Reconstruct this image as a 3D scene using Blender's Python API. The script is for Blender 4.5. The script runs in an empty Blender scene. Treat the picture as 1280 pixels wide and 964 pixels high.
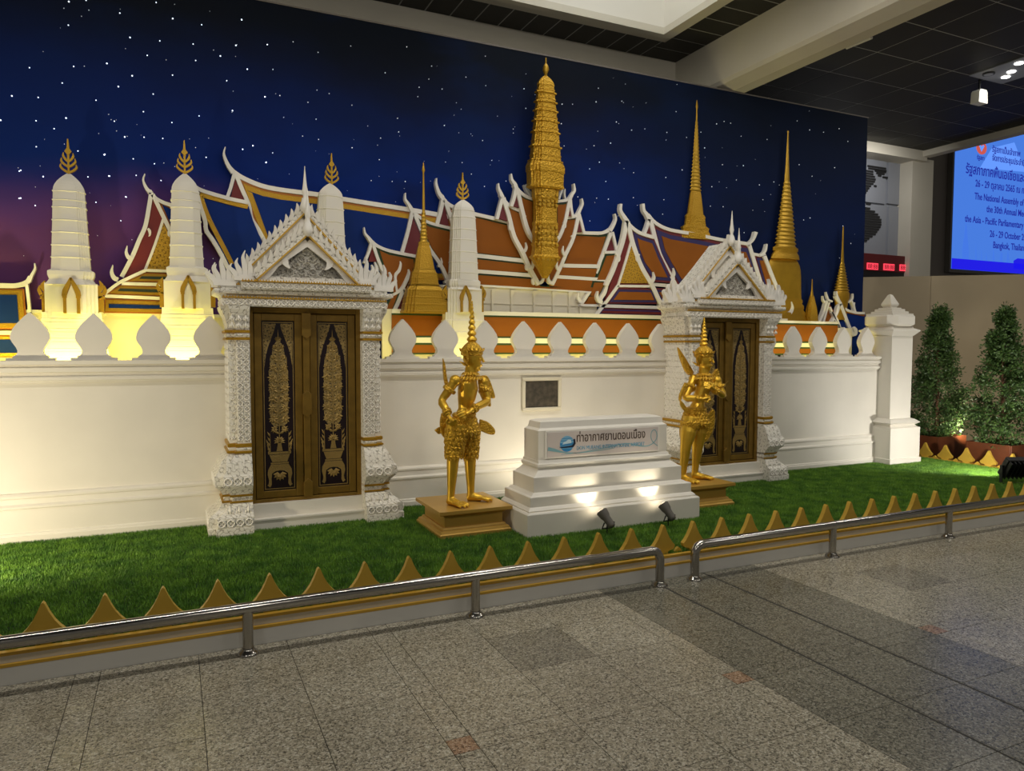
import bpy, bmesh, math, random
from mathutils import Vector, Matrix
random.seed(7)
SC = bpy.context.scene
COL = SC.collection

# ------------------------------------------------------------------ camera
F_PX, YAW, PITCH, ROLL, EYE = 908.3, 0.43702, -0.0537, 0.002435, 1.6
_f = Vector((math.sin(YAW)*math.cos(PITCH), math.cos(YAW)*math.cos(PITCH), math.sin(PITCH)))
_r = _f.cross(Vector((0, 0, 1))).normalized()
_u = _r.cross(_f)
_r, _u = _r*math.cos(ROLL)+_u*math.sin(ROLL), _u*math.cos(ROLL)-_r*math.sin(ROLL)
cam_d = bpy.data.cameras.new('camera')
cam_d.sensor_width = 36.0
cam_d.lens = F_PX/1280*36.0
cam_d.clip_end = 200
cam = bpy.data.objects.new('camera', cam_d)
COL.objects.link(cam)
cam.matrix_world = Matrix(((_r.x, _u.x, -_f.x, 0), (_r.y, _u.y, -_f.y, 0), (_r.z, _u.z, -_f.z, EYE), (0, 0, 0, 1)))
SC.camera = cam

# ------------------------------------------------------------------ view, world, lights
vs = SC.view_settings
vs.view_transform = 'Standard'; vs.look = 'None'; vs.gamma = 1.0; vs.use_curve_mapping = False
vs.exposure = 0.1
w = bpy.data.worlds.new('world'); SC.world = w; w.use_nodes = True
bg = w.node_tree.nodes['Background']
bg.inputs[0].default_value = (1.0, 0.93, 0.80, 1); bg.inputs[1].default_value = 0.095

def light(name, kind, loc, target, power, color=(1, 0.9, 0.75), size=0.1, size_y=None, spot=None, blend=0.6):
    l = bpy.data.lights.new(name, kind)
    l.energy = power; l.color = color
    if kind == 'AREA':
        l.size = size
        if size_y: l.shape = 'RECTANGLE'; l.size_y = size_y
    else:
        l.shadow_soft_size = size
    if kind == 'SPOT':
        l.spot_size = math.radians(spot or 90); l.spot_blend = blend
    o = bpy.data.objects.new(name, l); COL.objects.link(o)
    o.location = loc
    d = (Vector(target)-Vector(loc)).normalized()
    o.rotation_euler = d.to_track_quat('-Z', 'Y' if abs(d.z) < 0.98 else 'X').to_euler()
    return o
WARM = (1.0, 0.88, 0.66); NEUT = (1.0, 0.95, 0.86)
# a line of ceiling lamps straight above the rail, and an added row of unseen frontal fill lights behind the camera
for x in (-0.2, 3.6, 8.6):
    light('ceiling_line_lamp', 'AREA', (x, 3.9, 5.24), (x, 3.9, 0), 56, NEUT, 3.6, 0.10)
for i, x in enumerate((-3.0, 1.0, 5.0, 9.0)):
    light('frontal_fill', 'AREA', (x, -1.8, 4.9), (x+0.8, 5.5, 1.6), 27, NEUT, 0.6, 0.6)
# daylight box in the ceiling
light('ceiling_daylight', 'AREA', (3.7, 5.6, 6.9), (3.7, 5.6, 0), 42, (0.93, 0.97, 1.0), 2.6, 2.6)
# ground floods at the ends of the lawn and the uplight behind the sign block
light('flood_beam', 'SPOT', (-1.75, 4.95, 0.40), (-0.5, 6.4, 1.15), 105, (1.0, 0.86, 0.58), 0.06, spot=130)
light('flood_beam', 'SPOT', (8.22, 4.86, 0.40), (8.9, 6.6, 1.1), 62, NEUT, 0.06, spot=150)
light('uplight_beam', 'SPOT', (3.25, 5.62, 0.24), (3.25, 6.35, 1.5), 26, WARM, 0.05, spot=150)
light('map_wall_fill', 'AREA', (11.2, 8.7, 5.05), (11.4, 9.75, 3.7), 17, (1, .97, .92), 1.6, .15)  # added fill to brighten the map wall, no fixture stands here
light('uplight_beam', 'SPOT', (9.50, 6.10, 0.46), (10.7, 7.3, 1.7), 26, WARM, 0.04, spot=150)
light('statue_fill', 'SPOT', (2.6, 2.2, 5.15), (2.10, 5.38, 1.1), 70, WARM, 0.08, spot=17)  # pair of unseen spots added to brighten the golden statues
light('statue_fill', 'SPOT', (4.0, 2.2, 5.15), (4.38, 5.40, 1.1), 150, WARM, 0.08, spot=17)
# yellow strip lamps lying behind the boundary wall
YEL = (1.0, 0.88, 0.15)
light('strip_lamp', 'AREA', (-0.75, 6.51, 1.455), (-0.75, 6.78, 1.85), 17, YEL, 2.4, 0.05)
light('strip_lamp', 'AREA', (3.3, 6.51, 1.455), (3.3, 6.78, 1.85), 6.5, YEL, 3.4, 0.05)
light('strip_lamp', 'AREA', (7.0, 6.51, 1.455), (7.0, 6.78, 1.85), 4, YEL, 1.8, 0.05)

# ------------------------------------------------------------------ helpers
def s2l(c):
    c /= 255.0
    return c/12.92 if c <= 0.04045 else ((c+0.055)/1.055)**2.4
def rgb(r, g, b): return (s2l(r), s2l(g), s2l(b), 1)

def at(px, py, Y):
    """point of the vertical plane y = Y seen at a pixel of the 1280x964 frame -> (x, z)"""
    d = _f*F_PX+_r*(px-640)-_u*(py-482)
    t = Y/d.y
    return (d.x*t, EYE+d.z*t)

def mat(name, col, rough=0.6, metal=0.0, bump=0.0, bscale=60, var=0.0, vscale=6, col2=None, spec=0.5, emit=None, estr=0, tex='noise', coat=0):
    m = bpy.data.materials.new(name); m.use_nodes = True
    nt = m.node_tree; b = nt.nodes['Principled BSDF']
    b.inputs['Base Color'].default_value = col
    b.inputs['Roughness'].default_value = rough
    b.inputs['Metallic'].default_value = metal
    b.inputs['Specular IOR Level'].default_value = spec
    if coat: b.inputs['Coat Weight'].default_value = coat
    tc = nt.nodes.new('ShaderNodeTexCoord')
    def texn(scale):
        if tex == 'voronoi':
            n = nt.nodes.new('ShaderNodeTexVoronoi'); n.inputs['Scale'].default_value = scale
            nt.links.new(tc.outputs['Object'], n.inputs['Vector']); return n, n.outputs['Distance']
        n = nt.nodes.new('ShaderNodeTexNoise'); n.inputs['Scale'].default_value = scale; n.inputs['Detail'].default_value = 4
        nt.links.new(tc.outputs['Object'], n.inputs['Vector']); return n, n.outputs['Fac']
    if var or col2:
        n = nt.nodes.new('ShaderNodeTexNoise'); n.inputs['Scale'].default_value = vscale; n.inputs['Detail'].default_value = 5
        nt.links.new(tc.outputs['Object'], n.inputs['Vector'])
        mx = nt.nodes.new('ShaderNodeMix'); mx.data_type = 'RGBA'
        c2 = col2 or tuple(x*(1-var) for x in col[:3])+(1,)
        mx.inputs['A'].default_value = col; mx.inputs['B'].default_value = c2
        mr = nt.nodes.new('ShaderNodeMapRange'); mr.inputs[1].default_value = 0.35; mr.inputs[2].default_value = 0.65
        nt.links.new(n.outputs['Fac'], mr.inputs[0]); nt.links.new(mr.outputs[0], mx.inputs['Factor'])
        nt.links.new(mx.outputs['Result'], b.inputs['Base Color'])
    if bump:
        n, o = texn(bscale)
        bp = nt.nodes.new('ShaderNodeBump'); bp.inputs['Strength'].default_value = bump; bp.inputs['Distance'].default_value = 0.01
        nt.links.new(o, bp.inputs['Height']); nt.links.new(bp.outputs[0], b.inputs['Normal'])
    if emit:
        b.inputs['Emission Color'].default_value = emit; b.inputs['Emission Strength'].default_value = estr
    return m

def inset(pts, d):
    n = len(pts)
    A = sum(pts[i][0]*pts[(i+1) % n][1]-pts[(i+1) % n][0]*pts[i][1] for i in range(n))
    s = 1 if A > 0 else -1
    out = []
    for i in range(n):
        p0, p1, p2 = Vector(pts[i-1]), Vector(pts[i]), Vector(pts[(i+1) % n])
        a = (p1-p0); b = (p2-p1)
        if a.length < 1e-6: a = b
        if b.length < 1e-6: b = a
        a.normalize(); b.normalize()
        na = Vector((-a.y, a.x))*s; nb = Vector((-b.y, b.x))*s
        m = na+nb
        if m.length < 1e-4: m = na
        m.normalize(); k = max(0.35, m.dot(na))
        out.append(tuple(p1+m*d/k))
    return out

def cr(pts, n=5):
    """Catmull-Rom through points (any dimension)"""
    P = [Vector(p) for p in pts]; o = []
    for i in range(len(P)-1):
        p0 = P[i-1] if i else P[i]*2-P[i+1]; p1 = P[i]; p2 = P[i+1]; p3 = P[i+2] if i+2 < len(P) else P[i+1]*2-P[i]
        for k in range(n):
            t = k/n
            o.append(0.5*((2*p1)+(p2-p0)*t+(2*p0-5*p1+4*p2-p3)*t*t+(3*p1-p0-3*p2+p3)*t**3))
    o.append(P[-1]); return [tuple(v) for v in o]

def ribbon(path, w):
    n = len(path); w = w if isinstance(w, (list, tuple)) else [w]*n
    if len(w) != n:
        w = [w[min(int(i/(n-1)*(len(w)-1)), len(w)-2)]*(1-((i/(n-1)*(len(w)-1)) % 1 if i < n-1 else 1))+w[min(int(i/(n-1)*(len(w)-1)), len(w)-2)+1]*((i/(n-1)*(len(w)-1)) % 1 if i < n-1 else 1) for i in range(n)]
    L, R = [], []
    for i in range(n):
        a = Vector(path[max(0, i-1)]); b = Vector(path[min(n-1, i+1)])
        t = (b-a).normalized(); nn = Vector((-t.y, t.x))
        p = Vector(path[i])
        L.append(tuple(p+nn*w[i]/2)); R.append(tuple(p-nn*w[i]/2))
    return L+R[::-1]

ORG = {}
class MB:
    def __init__(s): s.v = []; s.f = []; s.sm = []
    def add(s, vs, fs):
        o = len(s.v); s.v += [tuple(v) for v in vs]; s.f += [tuple(i+o for i in f) for f in fs]; return s
    def box(s, x0, x1, y0, y1, z0, z1):
        return s.add([(x0, y0, z0), (x1, y0, z0), (x1, y1, z0), (x0, y1, z0), (x0, y0, z1), (x1, y0, z1), (x1, y1, z1), (x0, y1, z1)],
                     [(0, 3, 2, 1), (4, 5, 6, 7), (0, 1, 5, 4), (1, 2, 6, 5), (2, 3, 7, 6), (3, 0, 4, 7)])
    def prism(s, pts, y0, y1):
        n = len(pts)
        A = sum(pts[i][0]*pts[(i+1) % n][1]-pts[(i+1) % n][0]*pts[i][1] for i in range(n))
        if A < 0: pts = pts[::-1]
        vs = [(x, y0, z) for x, z in pts]+[(x, y1, z) for x, z in pts]
        fs = [tuple(range(n)), tuple(range(2*n-1, n-1, -1))]
        fs += [(i, i+n, (i+1) % n+n, (i+1) % n) for i in range(n)]
        return s.add(vs, fs)
    def strips(s, path, w, y0, y1):
        """ribbon as quads (robust for bent shapes), path in (x,z) metres"""
        rb = ribbon(path, w); n = len(path)
        L = rb[:n]; R = rb[n:][::-1]
        vs = []
        for i in range(n):
            vs += [(L[i][0], y0, L[i][1]), (R[i][0], y0, R[i][1]), (R[i][0], y1, R[i][1]), (L[i][0], y1, L[i][1])]
        fs = []
        for i in range(n-1):
            a = 4*i; b = a+4
            fs += [(a, a+1, b+1, b), (a+1, a+2, b+2, b+1), (a+2, a+3, b+3, b+2), (a+3, a, b, b+3)]
        fs += [(0, 3, 2, 1), (4*n-4, 4*n-3, 4*n-2, 4*n-1)]
        return s.add(vs, fs)
    def loft(s, secs, caps=True):
        n = len(secs[0]); o = []
        for sec in secs: o += list(sec)
        fs = []
        for k in range(len(secs)-1):
            for i in range(n):
                j = (i+1) % n
                fs.append((k*n+i, k*n+j, (k+1)*n+j, (k+1)*n+i))
        if caps: fs += [tuple(range(n-1, -1, -1)), tuple(range((len(secs)-1)*n, len(secs)*n))]
        return s.add(o, fs)
    def lathe(s, prof, cx, cy, n=20):
        return s.loft([[(cx+r*math.cos(2*math.pi*i/n), cy+r*math.sin(2*math.pi*i/n), z) for i in range(n)] for r, z in prof])
    def square(s, prof, cx, cy, redent=0.0, steps=2, ky=1.0):
        """stack of square sections; redent = share of half width taken off each corner in steps"""
        secs = []
        for h, z in prof:
            q = []
            if redent <= 0:
                q = [(h, -h), (h, h), (-h, h), (-h, -h)]
            else:
                r = h*redent; c = []
                for k in range(steps):
                    c += [(h-r*k/steps, -h+r*(steps-k)/steps), (h-r*(k+1)/steps, -h+r*(steps-k)/steps)]
                c = [(h-r*k/steps, -h+r-r*k/steps) if e == 0 else (h-r*(k+1)/steps, -h+r-r*k/steps) for k in range(steps) for e in (0, 1)]
                c.append((h-r, -h))
                base = c[::-1]
                q = []
                for a in range(4):
                    ca, sa = [(1, 0), (0, 1), (-1, 0), (0, -1)][a]
                    q += [(x*ca-y*sa, x*sa+y*ca) for x, y in base]
            secs.append([(cx+x, cy+y*ky, z) for x, y in q])
        return s.loft(secs)
    def rect(s, prof, cx, cy):
        """prof: (halfx, halfy_front, halfy_back, z)"""
        return s.loft([[(cx-hx, cy-f, z), (cx+hx, cy-f, z), (cx+hx, cy+b, z), (cx-hx, cy+b, z)] for hx, f, b, z in prof])
    def tube(s, path, rad, n=10, flat=1.0):
        P = [Vector(p) for p in path]; N = len(P)
        rad = rad if isinstance(rad, (list, tuple)) else [rad]*N
        up = Vector((0, 0, 1)); secs = []; prev = None
        for i in range(N):
            t = (P[min(N-1, i+1)]-P[max(0, i-1)]).normalized()
            if prev is None:
                a = t.cross(up if abs(t.z) < 0.95 else Vector((1, 0, 0))).normalized()
            else:
                a = (prev-t*prev.dot(t)).normalized()
            prev = a; b = t.cross(a)
            secs.append([tuple(P[i]+a*rad[i]*math.cos(2*math.pi*k/n)+b*rad[i]*flat*math.sin(2*math.pi*k/n)) for k in range(n)])
        return s.loft(secs)
    def ball(s, c, r, n=10, sq=(1, 1, 1)):
        secs = []
        m = max(4, n//2+1)
        for k in range(m+1):
            th = math.pi*k/m; rr = max(math.sin(th), 0.02)
            secs.append([(c[0]+r*sq[0]*rr*math.cos(2*math.pi*i/n), c[1]+r*sq[1]*rr*math.sin(2*math.pi*i/n), c[2]-r*sq[2]*math.cos(th)) for i in range(n)])
        return s.loft(secs)
    def leaf(s, p, d, nrm, L, W, th=0.004):
        """pointed leaf from p along d, lying with normal nrm"""
        p = Vector(p); d = Vector(d).normalized(); nrm = Vector(nrm); nrm = (nrm-d*nrm.dot(d)).normalized(); a = d.cross(nrm)
        pts = [p, p+d*L*.35+a*W/2, p+d*L, p+d*L*.35-a*W/2]
        mid = p+d*L*.4+nrm*th
        return s.add(pts+[mid, p+d*L*.4-nrm*th*.3], [(0, 1, 4), (1, 2, 4), (2, 3, 4), (3, 0, 4), (1, 0, 5), (2, 1, 5), (3, 2, 5), (0, 3, 5)])
    def mesh(s, name, off=(0, 0, 0), smooth=None):
        me = bpy.data.meshes.new(name)
        me.from_pydata([(x-off[0], y-off[1], z-off[2]) for x, y, z in s.v], [], s.f)
        bm = bmesh.new(); bm.from_mesh(me); bmesh.ops.recalc_face_normals(bm, faces=bm.faces); bm.to_mesh(me); bm.free()
        if smooth is not None:
            for p in me.polygons: p.use_smooth = True
            if smooth < 180: me.set_sharp_from_angle(angle=math.radians(smooth))
        return me
    def build(s, name, m, parent=None, smooth=None, bev=0.0, kind=None):
        if parent is not None: off = ORG[parent.name]
        else:
            xs = [v[0] for v in s.v]; ys = [v[1] for v in s.v]; zs = [v[2] for v in s.v]
            off = ((min(xs)+max(xs))/2, (min(ys)+max(ys))/2, min(zs))
        me = s.mesh(name, off, smooth)
        o = bpy.data.objects.new(name, me); COL.objects.link(o)
        me.materials.append(M[m])
        if parent is not None: o.parent = parent
        else: o.location = off
        ORG[o.name] = off
        if bev:
            b = o.modifiers.new('bevel', 'BEVEL'); b.width = bev; b.segments = 2; b.limit_method = 'ANGLE'; b.angle_limit = math.radians(40)
        if kind: o['kind'] = kind
        return o

def root(name, label, cat, loc=(0, 0, 0), group=None):
    o = bpy.data.objects.new(name, None); COL.objects.link(o)
    o.empty_display_size = 0.05; o.location = loc; ORG[o.name] = tuple(loc)
    o['label'] = label; o['category'] = cat
    if group: o['group'] = group
    return o
def tag(o, label=None, cat=None, group=None, kind=None):
    if label: o['label'] = label
    if cat: o['category'] = cat
    if group: o['group'] = group
    if kind: o['kind'] = kind
    return o
def inst(name, me, loc, parent=None, rot=None, scale=None):
    o = bpy.data.objects.new(name, me); COL.objects.link(o)
    if parent is not None:
        o.parent = parent; po = ORG[parent.name]; o.location = (loc[0]-po[0], loc[1]-po[1], loc[2]-po[2])
    else: o.location = loc
    if rot: o.rotation_euler = rot
    if scale: o.scale = scale
    ORG[o.name] = tuple(loc)
    return o
def copy_tree(o, parent=None):
    c = o.copy(); COL.objects.link(c); c.parent = parent
    for ch in list(o.children): copy_tree(ch, c)
    return c

# slabs and ribbons measured on the picture, set on their own vertical plane with thickness
def XZ(pts, Y): return [at(p[0], p[1], Y) for p in pts]
def S(name, parent, m, pts, Y, th=0.03, **k):
    return MB().prism(XZ(pts, Y), Y, Y+th).build(name, m, parent, **k)
def R(name, parent, m, path, w, Y, th=0.04, n=4, **k):
    P = cr(path, n) if n > 1 and len(path) > 2 else [tuple(p) for p in path]
    rb = ribbon(P, w); N = len(P)
    mb = MB(); L = XZ(rb[:N], Y); Rr = XZ(rb[N:][::-1], Y); vs = []
    for i in range(N): vs += [(L[i][0], Y, L[i][1]), (Rr[i][0], Y, Rr[i][1]), (Rr[i][0], Y+th, Rr[i][1]), (L[i][0], Y+th, L[i][1])]
    fs = []
    for i in range(N-1):
        a = 4*i; b = a+4
        fs += [(a, a+1, b+1, b), (a+1, a+2, b+2, b+1), (a+2, a+3, b+3, b+2), (a+3, a, b, b+3)]
    fs += [(0, 3, 2, 1), (4*N-4, 4*N-3, 4*N-2, 4*N-1)]
    mb.add(vs, fs)
    return mb.build(name, m, parent, **k)
def field(parent, pts, Y, layers, th=0.03):
    q = XZ(pts, Y); first = None
    for i, (nm, m, d) in enumerate(layers):
        p = inset(q, d) if d else q
        o = MB().prism(p, Y-0.006*i, Y-0.006*i+(th if i == 0 else 0.006)).build(nm, m, parent)
    return o
# ------------------------------------------------------------------ materials
M = {}
M['white'] = mat('white_paint', rgb(232, 227, 216), 0.55, var=0.05, vscale=3)
M['white_board'] = mat('white_board_paint', rgb(236, 232, 224), 0.5)
M['cream'] = mat('cream_paint', rgb(226, 218, 196), 0.6, var=0.04, vscale=4)
M['wallgrey'] = mat('grey_paint', rgb(220, 218, 212), 0.45, var=0.06, vscale=2)
M['orange'] = mat('orange_roof_paint', rgb(150, 86, 20), 0.65, var=0.12, spec=0.25, vscale=3)
M['green'] = mat('green_trim_paint', rgb(34, 62, 26), 0.6)
M['red'] = mat('dark_red_paint', rgb(112, 29, 27), 0.6)
M['maroon'] = mat('maroon_paint', rgb(110, 36, 44), 0.6)
M['navy'] = mat('navy_trim_paint', rgb(48, 40, 96), 0.6)
M['blue'] = mat('blue_roof_paint', rgb(12, 44, 118), 0.65, var=0.18, vscale=2.5, spec=0.15)
M['dark'] = mat('dark_green_paint', rgb(30, 44, 38), 0.6)
M['brown'] = mat('brown_gold_paint', rgb(164, 98, 26), 0.5, 0.25)
M['gold'] = mat('gold_paint', rgb(186, 146, 42), 0.36, 0.6, var=0.12, vscale=9)
M['gold_relief'] = mat('gold_relief', rgb(192, 148, 38), 0.38, 0.6, bump=0.7, bscale=55, tex='voronoi')
M['gold_fine'] = mat('gold_fine_relief', rgb(184, 142, 38), 0.4, 0.6, bump=0.45, bscale=80)
M['gold_statue'] = mat('statue_gold', rgb(222, 178, 58), 0.36, 0.72, var=0.1, vscale=14)
M['gold_statue_relief'] = mat('statue_gold_relief', rgb(206, 162, 50), 0.4, 0.7, bump=0.8, bscale=70, tex='voronoi')
M['gold_flat'] = mat('gold_picket_paint', rgb(200, 164, 62), 0.42, 0.3, var=0.08, vscale=8)
M['gold_plinth'] = mat('gold_plinth_paint', rgb(196, 156, 74), 0.42, 0.4, var=0.06, vscale=5)
M['gold_line'] = mat('gold_line_paint', rgb(206, 164, 62), 0.4, 0.3)
M['bronze'] = mat('door_bronze_gold', rgb(136, 106, 42), 0.4, 0.5, var=0.2, vscale=12)
M['bronze_inlay'] = mat('door_inlay_gold', rgb(156, 130, 74), 0.42, 0.5, bump=0.5, bscale=140)
M['lacquer'] = mat('black_lacquer', rgb(26, 12, 20), 0.3)
M['chrome'] = mat('brushed_steel', rgb(176, 172, 166), 0.16, 1.0)
M['black'] = mat('black_metal', rgb(18, 18, 19), 0.45)
M['grey_lamp'] = mat('grey_lamp_metal', rgb(92, 88, 82), 0.5)
M['ceil_panel'] = mat('dark_ceiling_panel', rgb(46, 45, 40), 0.6, 0.2, var=0.1, vscale=3)
M['ceil_joint'] = mat('ceiling_joint_metal', rgb(170, 170, 168), 0.45, 0.1)
M['concrete'] = mat('beam_paint', rgb(216, 210, 194), 0.7, var=0.06, vscale=1.5)
M['lightbox'] = mat('light_well_paint', rgb(236, 232, 222), 0.7)
M['rust'] = mat('rust_planter', rgb(112, 60, 32), 0.5, 0.2, var=0.35, vscale=5)
M['soil'] = mat('soil', rgb(42, 30, 22), 0.95, bump=0.6, bscale=40)
M['bark'] = mat('bark', rgb(104, 74, 52), 0.9, bump=0.5, bscale=70)
M['leaf'] = mat('leaf_green', rgb(84, 112, 52), 0.5, col2=rgb(52, 80, 38), vscale=22)
M['turf_base'] = mat('turf_base', rgb(28, 58, 16), 0.95)
M['turf'] = mat('turf_blade', rgb(116, 160, 48), 0.6, col2=rgb(72, 118, 34), vscale=7)
M['beige_panel'] = mat('beige_partition', rgb(172, 156, 128), 0.6, var=0.05, vscale=2)
M['grey_panel'] = mat('grey_wall_panel', rgb(150, 154, 164), 0.5, var=0.05, vscale=1)
M['dark_panel'] = mat('dark_grey_panel', rgb(112, 106, 102), 0.6)
M['map_ink'] = mat('map_dark_slat', rgb(34, 34, 36), 0.6)
M['red_panel'] = mat('dark_red_cabinet', rgb(96, 22, 28), 0.4)
M['led_red'] = mat('red_led', rgb(160, 20, 30), 0.4, emit=(1.0, 0.06, 0.10, 1), estr=1.1)
M['screen'] = mat('led_screen', rgb(20, 30, 60), 0.5, emit=(0.065, 0.215, 0.80, 1), estr=0.85)
M['screen_pale'] = mat('led_screen_pale', rgb(20, 30, 60), 0.5, emit=(0.12, 0.30, 0.93, 1), estr=1.0)
M['screen_ink'] = mat('led_screen_ink', rgb(10, 10, 40), 0.5, emit=(0.012, 0.02, 0.30, 1), estr=1.0)
M['screen_deep'] = mat('led_screen_deep', rgb(10, 10, 40), 0.5, emit=(0.01, 0.008, 0.72, 1), estr=1.0)
M['screen_soft'] = mat('led_screen_soft', rgb(10, 20, 60), 0.5, emit=(0.05, 0.17, 0.72, 1), estr=1.0)
M['screen_red'] = mat('led_screen_red', rgb(60, 20, 20), 0.5, emit=(0.55, 0.09, 0.07, 1), estr=1.0)
M['lamp_on'] = mat('lamp_disc', rgb(255, 255, 255), 0.5, emit=(1.0, 0.97, 0.9, 1), estr=9)
M['spot_on'] = mat('spot_lens', rgb(255, 240, 220), 0.5, emit=(1.0, 0.85, 0.62, 1), estr=14)
M['star'] = mat('star_point', rgb(255, 255, 255), 0.5, emit=(0.72, 0.84, 1.0, 1), estr=0.55)
M['star_big'] = mat('star_point_big', rgb(255, 255, 255), 0.5, emit=(0.66, 0.80, 1.0, 1), estr=1.6)
M['sign_print'] = mat('sign_print', rgb(206, 196, 192), 0.35, var=0.04)
M['ink_brown'] = mat('sign_ink_brown', rgb(70, 52, 40), 0.5)
M['ink_blue'] = mat('sign_ink_blue', rgb(106, 158, 186), 0.5)
M['logo_blue'] = mat('logo_blue', rgb(52, 134, 192), 0.4)
M['logo_pale'] = mat('logo_pale', rgb(196, 220, 232), 0.4)
M['logo_mid'] = mat('logo_mid', rgb(128, 182, 214), 0.4)
M['logo_dark'] = mat('logo_dark', rgb(36, 44, 62), 0.4)
M['swoosh'] = mat('sign_swoosh', rgb(126, 170, 180), 0.5)
M['swoosh_tan'] = mat('sign_swoosh_tan', rgb(196, 178, 168), 0.5)
M['picture'] = mat('picture_print', rgb(92, 84, 72), 0.4, col2=rgb(60, 56, 50), vscale=20)

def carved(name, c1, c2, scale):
    """carved stucco: swirling relief with shade painted into the hollows by the second colour; black lacquer for filigree"""
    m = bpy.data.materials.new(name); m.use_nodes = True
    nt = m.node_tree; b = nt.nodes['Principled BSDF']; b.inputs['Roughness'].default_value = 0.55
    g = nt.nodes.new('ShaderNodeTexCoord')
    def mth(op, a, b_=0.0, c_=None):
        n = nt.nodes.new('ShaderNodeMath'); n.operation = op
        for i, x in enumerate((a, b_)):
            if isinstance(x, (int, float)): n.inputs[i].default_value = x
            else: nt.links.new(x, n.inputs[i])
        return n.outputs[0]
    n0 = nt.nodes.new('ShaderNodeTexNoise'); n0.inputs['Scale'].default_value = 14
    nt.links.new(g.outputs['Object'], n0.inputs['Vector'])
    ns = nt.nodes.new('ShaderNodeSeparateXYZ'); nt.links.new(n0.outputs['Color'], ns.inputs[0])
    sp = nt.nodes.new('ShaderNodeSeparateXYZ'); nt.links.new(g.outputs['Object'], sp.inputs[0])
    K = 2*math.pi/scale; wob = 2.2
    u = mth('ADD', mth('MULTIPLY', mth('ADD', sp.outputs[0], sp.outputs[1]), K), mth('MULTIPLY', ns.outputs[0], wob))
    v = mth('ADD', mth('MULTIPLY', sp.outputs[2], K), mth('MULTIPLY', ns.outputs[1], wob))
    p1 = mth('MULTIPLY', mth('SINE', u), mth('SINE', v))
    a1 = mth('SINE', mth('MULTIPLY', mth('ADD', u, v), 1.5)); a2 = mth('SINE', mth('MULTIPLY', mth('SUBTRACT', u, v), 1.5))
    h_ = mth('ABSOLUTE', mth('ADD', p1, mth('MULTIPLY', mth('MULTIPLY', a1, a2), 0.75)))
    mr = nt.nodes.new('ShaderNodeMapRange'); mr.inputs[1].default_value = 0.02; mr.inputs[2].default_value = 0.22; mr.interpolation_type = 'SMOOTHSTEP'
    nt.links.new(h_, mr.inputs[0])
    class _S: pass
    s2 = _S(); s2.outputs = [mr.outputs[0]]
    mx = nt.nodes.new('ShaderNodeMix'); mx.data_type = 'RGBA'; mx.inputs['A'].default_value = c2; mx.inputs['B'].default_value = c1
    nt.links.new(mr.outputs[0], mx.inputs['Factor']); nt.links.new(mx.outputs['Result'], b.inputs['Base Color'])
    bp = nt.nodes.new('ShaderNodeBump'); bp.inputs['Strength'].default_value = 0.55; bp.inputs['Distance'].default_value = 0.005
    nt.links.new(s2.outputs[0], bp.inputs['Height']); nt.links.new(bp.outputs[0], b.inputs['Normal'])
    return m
M['carved'] = carved('carved_white_stucco', rgb(234, 230, 220), rgb(176, 170, 158), .115)  # darker second colour stands in for shade in the carving
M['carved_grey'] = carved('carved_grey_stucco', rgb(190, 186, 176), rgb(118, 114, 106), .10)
M['gold_carved'] = carved('carved_gold', rgb(200, 156, 46), rgb(110, 76, 18), .085)
M['filigree'] = carved('gold_on_black_filigree', rgb(150, 126, 72), rgb(22, 12, 16), .075)
for k in ('gold_carved',):
    M[k].node_tree.nodes['Principled BSDF'].inputs['Metallic'].default_value = 0.5
    M[k].node_tree.nodes['Principled BSDF'].inputs['Roughness'].default_value = 0.4

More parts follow.
